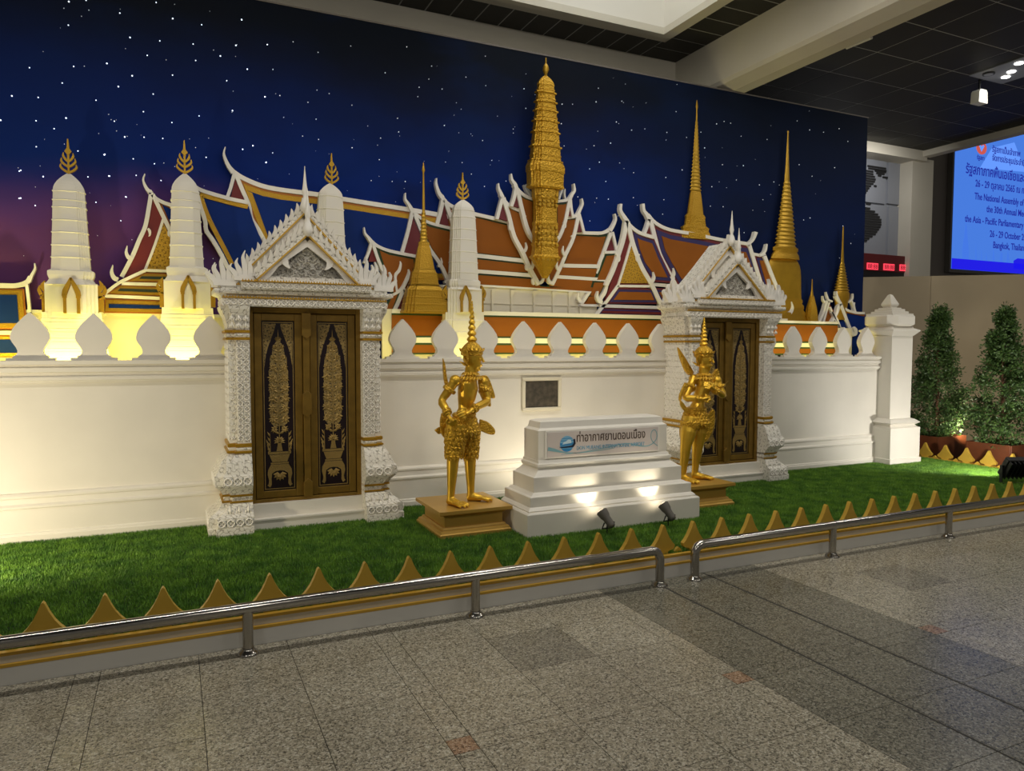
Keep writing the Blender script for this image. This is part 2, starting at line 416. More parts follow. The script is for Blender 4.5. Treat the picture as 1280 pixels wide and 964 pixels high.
def granite(name, base, dark, light, warm):
    m = bpy.data.materials.new(name); m.use_nodes = True
    nt = m.node_tree; b = nt.nodes['Principled BSDF']
    g = nt.nodes.new('ShaderNodeNewGeometry')
    n1 = nt.nodes.new('ShaderNodeTexVoronoi'); n1.inputs['Scale'].default_value = 120
    nt.links.new(g.outputs['Position'], n1.inputs['Vector'])
    n3 = nt.nodes.new('ShaderNodeTexVoronoi'); n3.inputs['Scale'].default_value = 230
    nt.links.new(g.outputs['Position'], n3.inputs['Vector'])
    mxn = nt.nodes.new('ShaderNodeMix'); mxn.data_type = 'RGBA'; mxn.inputs['Factor'].default_value = 0.4
    nt.links.new(n1.outputs['Color'], mxn.inputs['A']); nt.links.new(n3.outputs['Color'], mxn.inputs['B'])
    sx = nt.nodes.new('ShaderNodeSeparateXYZ'); nt.links.new(mxn.outputs['Result'], sx.inputs[0])
    cr_ = nt.nodes.new('ShaderNodeValToRGB'); e = cr_.color_ramp.elements
    e[0].position = 0.18; e[0].color = dark; e[1].position = 0.85; e[1].color = light
    a = e.new(0.38); a.color = base; a = e.new(0.62); a.color = warm
    nt.links.new(sx.outputs[0], cr_.inputs[0])
    oi = nt.nodes.new('ShaderNodeObjectInfo')
    mr = nt.nodes.new('ShaderNodeMapRange'); mr.inputs[3].default_value = 0.96; mr.inputs[4].default_value = 1.05
    nt.links.new(oi.outputs['Random'], mr.inputs[0])
    n2 = nt.nodes.new('ShaderNodeTexNoise'); n2.inputs['Scale'].default_value = 1.3; n2.inputs['Detail'].default_value = 3
    nt.links.new(g.outputs['Position'], n2.inputs['Vector'])
    mr2 = nt.nodes.new('ShaderNodeMapRange'); mr2.inputs[1].default_value = .3; mr2.inputs[2].default_value = .7; mr2.inputs[3].default_value = 0.86; mr2.inputs[4].default_value = 1.1
    nt.links.new(n2.outputs['Fac'], mr2.inputs[0])
    mm = nt.nodes.new('ShaderNodeMath'); mm.operation = 'MULTIPLY'; nt.links.new(mr.outputs[0], mm.inputs[0]); nt.links.new(mr2.outputs[0], mm.inputs[1])
    vm = nt.nodes.new('ShaderNodeVectorMath'); vm.operation = 'SCALE'
    nt.links.new(cr_.outputs[0], vm.inputs[0]); nt.links.new(mm.outputs[0], vm.inputs['Scale'])
    nt.links.new(vm.outputs[0], b.inputs['Base Color'])
    r = nt.nodes.new('ShaderNodeMapRange'); r.inputs[3].default_value = 0.18; r.inputs[4].default_value = 0.32
    b.inputs['Specular IOR Level'].default_value = 0.4
    nt.links.new(n2.outputs['Fac'], r.inputs[0]); nt.links.new(r.outputs[0], b.inputs['Roughness'])
    return m
M['granite'] = granite('granite_floor', rgb(142, 137, 122), rgb(84, 80, 70), rgb(190, 186, 172), rgb(156, 148, 128))
M['granite_mid'] = granite('granite_floor_grey', rgb(122, 118, 106), rgb(70, 67, 59), rgb(168, 164, 151), rgb(134, 127, 110))
M['granite_dark'] = granite('granite_floor_dark', rgb(106, 104, 92), rgb(60, 60, 53), rgb(148, 146, 134), rgb(115, 110, 95))
M['granite_red'] = granite('granite_floor_red', rgb(146, 118, 96), rgb(80, 62, 50), rgb(184, 164, 144), rgb(154, 124, 98))
M['grout'] = mat('floor_joint', rgb(40, 38, 34), 0.8)

def mural():
    m = bpy.data.materials.new('night_sky_print'); m.use_nodes = True
    nt = m.node_tree; b = nt.nodes['Principled BSDF']; b.inputs['Roughness'].default_value = 0.7; b.inputs['Specular IOR Level'].default_value = 0.08
    g = nt.nodes.new('ShaderNodeNewGeometry'); sp = nt.nodes.new('ShaderNodeSeparateXYZ'); nt.links.new(g.outputs['Position'], sp.inputs[0])
    def rng(src, a, b_, lo=0, hi=1, smooth=True):
        n = nt.nodes.new('ShaderNodeMapRange'); n.inputs[1].default_value = a; n.inputs[2].default_value = b_; n.inputs[3].default_value = lo; n.inputs[4].default_value = hi
        if smooth: n.interpolation_type = 'SMOOTHSTEP'
        nt.links.new(src, n.inputs[0]); return n.outputs[0]
    def math_(op, a, b_):
        n = nt.nodes.new('ShaderNodeMath'); n.operation = op
        for i, x in enumerate((a, b_)):
            if isinstance(x, (int, float)): n.inputs[i].default_value = x
            else: nt.links.new(x, n.inputs[i])
        return n.outputs[0]
    def mix(f, a, b_):
        n = nt.nodes.new('ShaderNodeMix'); n.data_type = 'RGBA'
        for k, x in (('Factor', f), ('A', a), ('B', b_)):
            if isinstance(x, (tuple, float, int)): n.inputs[k].default_value = x
            else: nt.links.new(x, n.inputs[k])
        return n.outputs['Result']
    def noise(scale, det=4, off=0.0):
        n = nt.nodes.new('ShaderNodeTexNoise'); n.inputs['Scale'].default_value = scale; n.inputs['Detail'].default_value = det
        mp = nt.nodes.new('ShaderNodeMapping'); mp.inputs['Location'].default_value = (off, 0, off); mp.inputs['Scale'].default_value = (0.7, 1, 1.3)
        nt.links.new(g.outputs['Position'], mp.inputs[0]); nt.links.new(mp.outputs[0], n.inputs['Vector']); return n.outputs['Fac']
    X, Z = sp.outputs[0], sp.outputs[2]
    n1 = noise(0.55, 4, 3.1); n2 = noise(0.9, 5, 7.7)
    zz = math_('ADD', Z, math_('MULTIPLY', math_('SUBTRACT', n1, 0.5), 1.5))
    darkc = rgb(21, 28, 42); blue = rgb(16, 50, 138); mid = rgb(20, 44, 98)
    c = mix(rng(zz, 3.0, 4.5), blue, darkc)
    c = mix(math_('MULTIPLY', rng(n2, 0.48, 0.72), 0.75), c, mid)
    c = mix(math_('MULTIPLY', rng(n2, 0.50, 0.28), 0.5), c, rgb(26, 28, 38))
    c = mix(math_('MULTIPLY', rng(X, 3.0, 6.5), 0.75), c, rgb(22, 33, 56))
    c = mix(math_('MULTIPLY', math_('MULTIPLY', rng(X, 2.2, 0.2), rng(Z, 4.3, 3.5)), 0.6), c, rgb(18, 44, 122))
    pur = math_('MULTIPLY', rng(X, 1.5, -0.3), rng(zz, 3.3, 2.5))
    c = mix(math_('MULTIPLY', pur, 0.95), c, rgb(112, 70, 140))
    pk = math_('MULTIPLY', math_('MULTIPLY', rng(X, 1.0, 0.1), rng(zz, 3.0, 2.5)), rng(n2, .42, .6))
    c = mix(math_('MULTIPLY', pk, 0.6), c, rgb(128, 74, 122))
    sc = nt.nodes.new('ShaderNodeVectorMath'); sc.operation = 'SCALE'; sc.inputs['Scale'].default_value = 0.72
    nt.links.new(c, sc.inputs[0]); nt.links.new(sc.outputs[0], b.inputs['Base Color'])
    return m
M['mural'] = mural()
# ------------------------------------------------------------------ structure: floor
G = 0.16                                  # lawn level
floor = MB().box(-6, 24, -5, 16, -0.06, -0.006).build('floor', 'grout'); floor['kind'] = 'structure'
floor.location = (0, 0, 0); floor.data.transform(Matrix.Translation((9, 5.5, -0.06))); ORG[floor.name] = (0, 0, 0)
BAY, BAND, T = 1.43, 0.11, 0.44
tile_mesh = {}
def tile(x0, x1, y0, y1, m):
    key = (round(x1-x0, 3), round(y1-y0, 3), m); g = 0.0015
    if key not in tile_mesh:
        b = MB().box(-(x1-x0)/2+g, (x1-x0)/2-g, -(y1-y0)/2+g, (y1-y0)/2-g, -0.02, 0.0)
        me = b.mesh('tile'); me.materials.append(M[m]); tile_mesh[key] = me
    return inst('tile', tile_mesh[key], ((x0+x1)/2, (y0+y1)/2, 0), floor)
x_first = -0.46-BAY
dark_spots = {(2, 1, 1), (4, 1, 1)}
for j in range(2):                         # bays in depth: 1.17..2.60.. and 2.60..4.03
    yb = 1.17+BAY*j
    for i in range(-0, 9):
        xb = x_first+BAY*i
        dark = (i == 3)
        mm = 'granite_dark' if dark else 'granite'
        if xb+BAY < -0.9 and j == 0: continue
        tile(xb, xb+BAND, yb, yb+BAND, 'granite_red')
        for q in range(3):
            a = xb+BAND+T*q
            tile(a, a+T, yb, yb+BAND, mm)
            tile(xb, xb+BAND, yb+BAND+T*q, yb+BAND+T*q+T, 'granite')
            for p in range(3):
                sp = (i, j, q) in dark_spots and p == 1
                tile(a, a+T, yb+BAND+T*p, yb+BAND+T*p+T, 'granite_dark' if dark else ('granite_mid' if sp else 'granite'))
for xj in (2.50+.435, 2.50+.875):          # wide dark expansion joints in the dark bay
    MB().box(xj-.006, xj+.006, 1.17, 4.03, -0.01, 0.0006).build('expansion_joint', 'grout', floor)
# the floor beyond: same granite laid in one sheet
MB().box(-6, 24, -5, 1.168, -0.02, -0.0005).build('tile_field', 'granite', floor)
MB().box(x_first+BAY*9, 24, 1.17, 16, -0.02, -0.0005).build('tile_field', 'granite', floor)

# ------------------------------------------------------------------ backdrop wall with its night sky print
BY = 7.0
wall_back = MB().box(-4.0, 8.545, BY, BY+0.10, 0.0, 4.68).build('wall_back', 'mural'); wall_back['kind'] = 'structure'
MB().box(-4.0, 8.56, BY-0.004, BY+0.105, 4.68, 4.694).build('edge_strip', 'dark_panel', wall_back)

# plain platform behind the boundary wall that carries the towers and halls
t6_ = MB().box(-3.2, 8.5, 6.485, 6.998, 0.0, 1.44).build('trim_6', 'white'); t6_['kind'] = 'structure'
# ------------------------------------------------------------------ ceiling
ZC = 5.31
ceiling = MB()
ceiling.box(-6, 3.0, -5, 7.38, ZC+0.003, ZC+0.09)
ceiling.box(5.48, 13.0, -5, 9.35, ZC+0.003, ZC+0.09)
ceiling.box(-6, 5.48, 7.38, 9.35, ZC+0.003, ZC+0.09)
ceiling.box(-6, 5.48, -5, 4.2, ZC+0.003, ZC+0.09)
ceiling = ceiling.build('ceiling', 'ceil_joint'); ceiling['kind'] = 'structure'
pm = {}
def cpanel(x0, x1, y0, y1):
    k = (round(x1-x0, 3), round(y1-y0, 3)); g = 0.009
    if k not in pm:
        me = MB().box(-(x1-x0)/2+g, (x1-x0)/2-g, -(y1-y0)/2+g, (y1-y0)/2-g, 0, 0.03).mesh('panel'); me.materials.append(M['ceil_panel']); pm[k] = me
    inst('panel', pm[k], ((x0+x1)/2, (y0+y1)/2, ZC), ceiling)
x = 1.135
while x < 5.47:                            # strip between the light well and the back beam
    cpanel(x, min(x+0.295, 5.48), 7.38, 7.9); x += 0.295
for k in range(12):                        # strip between the light well and the cross beam
    y = 7.9-0.30*(k+1)
    if y > 4.0: cpanel(5.48, 6.04, y, y+0.30)
for i in range(9):                         # field right of the cross beam
    for j in range(7):
        x0 = 6.67+0.725*i; y0 = 8.745-0.735*j
        if (i, j) == (5, 4): continue
        cpanel(x0-(0.27 if i == 0 else 0), x0+0.725, y0-0.735, y0)
    cpanel(x0-(0.27 if i == 0 else 0), x0+0.725, 8.745, 9.35)
# beams
t1 = MB().box(-6, 6.04, 7.9, 8.5, 4.55, ZC+0.05).build('trim_1', 'concrete'); t1['kind'] = 'structure'
t2 = MB().prism([(6.04, ZC+0.05), (6.04, 4.80), (6.07, 4.76), (6.22, 4.70), (6.40, 4.70), (6.40, ZC+0.05)], -4.0, 8.5).build('trim_2', 'concrete', bev=0.006); t2['kind'] = 'structure'
# light well: a lip round the opening and the white shaft above it
t4 = MB()
t4.box(2.85, 5.48, 7.20, 7.38, ZC-0.03, ZC+0.05).box(5.33, 5.48, 4.05, 7.20, ZC-0.03, ZC+0.05).box(2.85, 3.0, 4.05, 7.20, ZC-0.03, ZC+0.05).box(3.0, 5.33, 4.05, 4.2, ZC-0.03, ZC+0.05)
t4 = t4.build('trim_3', 'concrete'); t4['kind'] = 'structure'
sh = MB().box(2.9, 5.42, 7.21, 7.30, ZC, 7.0).box(5.335, 5.42, 4.1, 7.21, ZC, 7.0).box(2.9, 2.985, 4.1, 7.21, ZC, 7.0).box(2.985, 5.335, 4.1, 4.19, ZC, 7.0).box(2.9, 5.42, 4.1, 7.30, 7.0, 7.05)
sh = sh.build('ceiling_shaft', 'lightbox', t4)

# ------------------------------------------------------------------ far right: header, column, walls
t5 = MB().box(8.0, 13.05, 9.35, 9.75, 5.13, ZC+0.09).box(12.93, 13.12, -4, 9.35, 5.20, ZC+0.09).build('trim_4', 'concrete'); t5['kind'] = 'structure'
ca = at(1137, 330, 9.45)[0]; cb = at(1163, 330, 9.45)[0]
t6 = MB().box(ca, cb, 9.45, 9.85, 0, 5.2).build('trim_5', 'concrete'); t6['kind'] = 'structure'
# side of the next room and the dark panel beside the screen
wf = MB().box(7.0, ca, 9.75, 9.85, 0, 5.2).build('wall_far', 'grey_panel'); wf['kind'] = 'structure'
SY = 11.0
sx0 = at(1190, 300, SY)[0]
wr = MB().box(cb-0.1, 22, SY+0.13, SY+0.2, 0, 9.0).build('wall_right', 'dark_panel'); wr['kind'] = 'structure'
MB().box(cb, cb+0.13, 9.75, 9.95, 0, 5.0).build('corner_post', 'black', t6)
# world map: grey wall panels with dark slats in the shape of the land
for (x0, x1, y0, y1) in ((1070, 1108, 186, 253), (1109, 1137, 186, 256), (1070, 1108, 256, 318), (1109, 1137, 259, 321)):
    a = at(x0, y1, 9.72); b = at(x1, y0, 9.72); zl = at((x0+x1)/2, y1, 9.72)[1]; zh = at((x0+x1)/2, y0, 9.72)[1]
    MB().box(a[0], b[0], 9.715, 9.75, zl, zh).build('panel', 'grey_panel', wf)
slats = MB()
def slat(px0, px1, py):
    a = at(px0, py, 9.70); b = at(px1, py, 9.70)
    slats.box(a[0], b[0], 9.70, 9.716, a[1]-0.022, a[1]+0.012)
for k in range(5): slat((1085, 1086, 1094, 1096, 1098)[k], (1108, 1108.5, 1108, 1106, 1102)[k], 207+k*3.0)
for k in range(10): slat(1076, (1092, 1092, 1094, 1095, 1094, 1092, 1089, 1087, 1085, 1083)[k], 212+k*3.1)
for k in range(14): slat(1076, (1088, 1094, 1098, 1100, 1102, 1102, 1102, 1101, 1099, 1097, 1095, 1091, 1087, 1084)[k], 259+k*3.15)
slat(1104, 1110, 221); slat(1093, 1096, 232); slat(1083, 1089, 254)
slats.build('map_land_slats', 'map_ink', wf)
# beige partition behind the trees
A = Vector((9.25, 8.8, 0)); D = Vector((0.785, -0.62, 0)); Nn = Vector((0.62, 0.785, 0))
def part(t0, t1, z0, z1, nm, m, par=None, off=0.0, th=0.06):
    p = [A+D*t0+Nn*off, A+D*t1+Nn*off, A+D*t1+Nn*(off+th), A+D*t0+Nn*(off+th)]
    b = MB().loft([[(q.x, q.y, z) for q in p] for z in (z0, z1)])
    return b.build(nm, m, par)
ta, tb = 0.0, 7.5
wp = part(ta, tb, 0, 2.712, 'wall_partition', 'beige_panel', None, 0.01); wp['kind'] = 'structure'
for k, (a, b) in enumerate(((0.0, 1.935), (1.95, 4.3), (4.315, 7.5))): part(a, b, 0.0, 2.717, 'panel', 'beige_panel', wp, 0.0, 0.012)
# ------------------------------------------------------------------ lawn, kerb, pickets, rails
lawn = root('artificial_lawn', 'bright green artificial turf lawn in front of the white palace wall', 'lawn', (3.5, 5.2, 0)); lawn['kind'] = 'stuff'
MB().box(-2.6, 8.93, 4.075, 6.35, 0.0, G-0.012).build('turf_base', 'turf_base', lawn)
def blades(x0, x1, y0, y1, dens, h=0.024):
    n = int((x1-x0)*(y1-y0)*dens); vs = []; fs = []
    rnd = random.Random(3)
    for i in range(n):
        x = rnd.uniform(x0, x1); y = rnd.uniform(y0, y1); a = rnd.uniform(0, 6.283)
        wv = 0.0032; dx = math.cos(a)*wv; dy = math.sin(a)*wv; l = rnd.uniform(0.6, 1.15)*h
        bx = rnd.uniform(-1, 1)*0.011; by = rnd.uniform(-1, 1)*0.011
        k = len(vs)
        vs += [(x-dx, y-dy, G-0.014), (x+dx, y+dy, G-0.014), (x+bx, y+by, G-0.014+l)]; fs.append((k, k+1, k+2))
    me = bpy.data.meshes.new('turf_blades'); off = ORG[lawn.name]
    me.from_pydata([(a-off[0], b-off[1], c-off[2]) for a, b, c in vs], [], fs); me.materials.append(M['turf'])
    o = bpy.data.objects.new('turf_blades', me); COL.objects.link(o); o.parent = lawn; o['kind'] = 'stuff'
blades(-1.7, 8.93, 4.085, 6.34, 19000)

kerb = root('lawn_kerb', 'low grey kerb with two gold lines along the front of the lawn', 'kerb', (3.5, 4.08, 0))
MB().box(-2.6, 9.05, 4.03, 4.075, 0, 0.088).build('kerb_base', 'wallgrey', kerb)
MB().box(-2.6, 9.05, 4.024, 4.075, 0.088, 0.102).build('gold_line', 'gold_line', kerb)
MB().box(-2.6, 9.05, 4.045, 4.075, 0.102, 0.138).build('kerb_top', 'wallgrey', kerb)
MB().box(-2.6, 9.05, 4.04, 4.075, 0.138, 0.154).build('gold_line', 'gold_line', kerb)
skerb = root('side_kerb', 'gold and black kerb at the right end of the lawn before the planters', 'kerb', (8.99, 5.3, 0))
MB().box(8.93, 9.05, 4.08, 6.7, 0, 0.15).build('kerb_base', 'black', skerb)
MB().box(8.925, 9.052, 4.08, 6.7, 0.15, 0.162).build('gold_line', 'gold_line', skerb)

def picket_outline():
    right = [(0.036, 0.0), (0.036, 0.022), (0.05, 0.03), (0.080, 0.034), (0.090, 0.045), (0.093, 0.064), (0.070, 0.088), (0.047, 0.120), (0.026, 0.160), (0.009, 0.202), (0.0, 0.213)]
    return right+[(-x, z) for x, z in right[-2::-1]]
pk = MB().prism(picket_outline(), -0.017, 0.017); pk = pk.mesh('picket'); pk.materials.append(M['gold_flat'])
sm = MB().prism([(0.024, 0), (0.03, 0.012), (0.016, 0.03), (0, 0.042), (-0.016, 0.03), (-0.03, 0.012), (-0.024, 0)], -0.012, 0.012).mesh('small_picket'); sm.materials.append(M['gold_flat'])
x = -1.65
xs = [-0.594+0.2628*k for k in range(-4, 37)]
for x in xs:
    if x < 8.9:
        inst('picket', pk, (x, 4.105, 0.145), kerb)
        inst('small_picket', sm, (x+0.1314, 4.105, 0.145), kerb)
for k in range(9):
    y = 6.33-0.275*k
    inst('picket', pk, (8.985, y, 0.152), skerb, (0, 0, math.pi/2), (1.05, 1, 0.92))
    inst('small_picket', sm, (8.985, y-0.1375, 0.152), skerb, (0, 0, math.pi/2))

def rail(label, x0, x1, posts, bend0, bend1):
    r = root('guard_rail', label, 'rail', ((x0+x1)/2, 3.93, 0), 'low steel guard rails along the kerb')
    Zr, rad = 0.243, 0.030
    path = []
    def arc(cx, s):
        return [(cx+s*0.07*(math.cos(a)-1), 3.93, Zr-0.07+0.07*math.sin(a)) for a in [math.pi/2*k/6 for k in range(7)]]
    if bend0: path += [(x0, 3.93, 0.02)]+[(x0+0.07-0.07*math.cos(a), 3.93, Zr-0.07+0.07*math.sin(a)) for a in [math.pi/2*k/6 for k in range(7)]]
    else: path += [(x0, 3.93, Zr)]
    if bend1: path += [(x1-0.07+0.07*math.sin(a), 3.93, Zr-0.07+0.07*math.cos(a)) for a in [math.pi/2*k/6 for k in range(7)]]+[(x1, 3.93, 0.02)]
    else: path += [(x1, 3.93, Zr)]
    MB().tube(path, rad, 16).build('rail_tube', 'chrome', r, smooth=50)
    for p in posts:
        MB().lathe([(0.027, 0.0), (0.027, Zr)], p, 3.93, 16).build('post', 'chrome', r, smooth=50)
    for p in posts+([x0] if bend0 else [])+([x1] if bend1 else []):
        MB().lathe([(0.054, 0.0), (0.054, 0.006), (0.046, 0.016), (0.034, 0.024), (0.031, 0.034)], p, 3.93, 18).build('base_flange', 'chrome', r, smooth=50)
rail('low steel guard rail before the left gate, bent end near the sign', -2.6, 2.934, [-0.95, 0.326, 1.60], False, True)
rail('low steel guard rail starting beside the sign and running off to the right', 3.227, 10.2, [4.545, 5.907, 7.25], True, False)

# ------------------------------------------------------------------ white boundary wall
WF = 6.33
def merlon_outline():
    r = [(0.155, 0.0), (0.155, 0.020), (0.112, 0.020), (0.112, 0.034), (0.094, 0.040), (0.082, 0.056), (0.080, 0.074), (0.090, 0.10), (0.112, 0.135), (0.124, 0.165), (0.122, 0.195), (0.108, 0.232), (0.078, 0.275), (0.040, 0.318), (0.0, 0.358)]
    return r+[(-x, z) for x, z in r[-2::-1]]
mer = MB().prism(merlon_outline(), -0.03, 0.03).mesh('merlon'); mer.materials.append(M['white'])
def bwall(label, x0, x1, mers):
    r = root('boundary_wall', label, 'wall', ((x0+x1)/2, WF+0.06, G-0.012), 'white boundary wall sections')
    b0 = G-0.012
    MB().box(x0, x1, WF+0.02, WF+0.14, b0, 1.40).build('wall_body', 'white', r)
    # base plinth mouldings and coping, extruded along the wall
    def ext(prof, nm):
        pts = [(WF+a, z) for a, z in prof]
        n = len(pts); vs = [(x0, y, z) for y, z in pts]+[(x1, y, z) for y, z in pts]
        fs = [tuple(range(n)), tuple(range(2*n-1, n-1, -1))]+[(i, (i+1) % n, (i+1) % n+n, i+n) for i in range(n)]
        MB().add(vs, fs).build(nm, 'white', r)
    ext([(0.02, b0), (-0.045, b0), (-0.045, 0.195), (-0.038, 0.20), (-0.035, 0.215), (-0.025, 0.222), (-0.022, 0.395), (-0.030, 0.40), (-0.030, 0.415), (-0.012, 0.43), (-0.008, 0.468), (-0.014, 0.475), (-0.014, 0.49), (0.0, 0.505), (0.02, 0.51)], 'plinth_moulding')
    ext([(0.02, 1.32), (0.005, 1.322), (0.0, 1.335), (-0.012, 1.34), (-0.014, 1.362), (0.004, 1.372), (0.004, 1.392), (-0.020, 1.402), (-0.022, 1.432), (-0.006, 1.44), (-0.006, 1.452), (-0.030, 1.458), (-0.030, 1.486), (0.155, 1.486), (0.155, 1.32)], 'coping')
    for m in mers: inst('merlon', mer, (m, WF+0.05, 1.486), r)
    return r
bwall('white moulded boundary wall section left of the large gate, with ogee merlons', -2.6, 0.42, [-0.946+0.408*k for k in range(-3, 4)])
bwall('long white moulded boundary wall section between the two gates behind the sign', 1.5, 4.90, [1.885+0.4045*k for k in range(8)])
bwall('short white moulded boundary wall section between the right gate and the pillar', 5.80, 8.07, [6.22+0.411*k for k in range(5)])
# corner pillar
cx, cy = 8.256, 6.358
r = root('gate_pillar', 'white square pillar with stepped cap at the right end of the wall', 'pillar', (cx, cy, G-0.012))
MB().square([(0.285, G-0.012), (0.285, 0.215), (0.27, 0.222), (0.27, 0.60)], cx, cy).build('base_block', 'white', r)
MB().square([(0.262, 0.60), (0.24, 0.612), (0.228, 0.63), (0.272, 0.662), (0.226, 0.70), (0.19, 0.712)], cx, cy).build('base_moulding', 'white', r)
MB().square([(0.19, 0.70), (0.19, 1.745)], cx, cy).build('shaft', 'white', r)
MB().square([(0.19, 1.742), (0.20, 1.75), (0.250, 1.806), (0.248, 1.818), (0.196, 1.842), (0.19, 1.86)], cx, cy).build('neck_moulding', 'white', r)
MB().loft([[(cx+h*a, cy+h*b, z) for a, b in ((1, -.62), (1, .62), (.62, 1), (-.62, 1), (-1, .62), (-1, -.62), (-.62, -1), (.62, -1))] for h, z in ((0.19, 1.855), (0.238, 1.885), (0.242, 1.895), (0.242, 1.985), (0.226, 2.005))]).build('cap_block', 'white', r)
MB().square([(0.19, 2.0), (0.19, 2.024), (0.152, 2.028), (0.152, 2.052), (0.122, 2.056), (0.122, 2.082), (0.092, 2.086), (0.092, 2.10)], cx, cy).build('cap_steps', 'white', r)
MB().square([(0.052, 2.098), (0.072, 2.13), (0.073, 2.15), (0.05, 2.20), (0.022, 2.262), (0.008, 2.27)], cx, cy).build('bud_finial', 'white', r, bev=0.004)
# ------------------------------------------------------------------ ornate gates
def mirror(pts): return [(-x, z) for x, z in pts]
def rosette(mb, o, u, n, s, kind=0):
    """raised carved motif of size s at point o, lying in the plane of u and z, facing n"""
    o = Vector(o); u = Vector(u); n = Vector(n); z = Vector((0, 0, 1)); H = .010
    if kind == 0:
        N = 10; vs = []; fs = []
        for k in range(N):
            a = 2*math.pi*k/N; d = u*math.cos(a)+z*math.sin(a)
            vs += [o+d*s*.49, o+d*s*.40+n*H, o+d*s*.29]
        for k in range(N):
            a = 3*k; b = 3*((k+1) % N); fs += [(a, b, b+1, a+1), (a+1, b+1, b+2, a+2)]
        mb.add(vs, fs)
        for k in range(4):
            a = math.pi/4+math.pi/2*k; d = u*math.cos(a)+z*math.sin(a)
            mb.leaf(o+d*s*.05, d, n, s*.62, s*.20, H*1.1)
        for k in range(4):
            a = math.pi/2*k; d = u*math.cos(a)+z*math.sin(a); mb.leaf(o, d, n, s*.26, s*.13, H)
    elif kind == 1:                                   # upright petal with a rib
        mb.leaf(o-z*s*.5, z, n, s, s*.52, H*1.5); mb.leaf(o-z*s*.5+u*s*.24, z+u*.10, n, s*.72, s*.22, H); mb.leaf(o-z*s*.5-u*s*.24, z-u*.10, n, s*.72, s*.22, H)
    else:                                             # chevron leaves
        for q in (-1, 1): mb.leaf(o-z*s*.35, z+u*q*.9, n, s*.75, s*.26, H)
        mb.leaf(o-z*s*.4, z, n, s*.8, s*.2, H)
def relief(parent, nm, a, b, z0, z1, n, s, kind=0):
    """rows of motifs over the rectangle between plan points a, b and heights z0, z1"""
    a = Vector((*a, 0)); b = Vector((*b, 0)); L = (b-a).length; u = (b-a)/L
    nx = max(1, round(L/s)); nz = max(1, round((z1-z0)/s)); mb = MB()
    for i in range(nx):
        for j in range(nz):
            p = a+u*L*(i+.5)/nx+Vector((0, 0, z0+(z1-z0)*(j+.5)/nz))
            rosette(mb, p, u, n, min(L/nx, (z1-z0)/nz) if kind != 1 else (z1-z0)/nz, kind)
    return mb.build(nm, 'white_board', parent, kind='stuff')

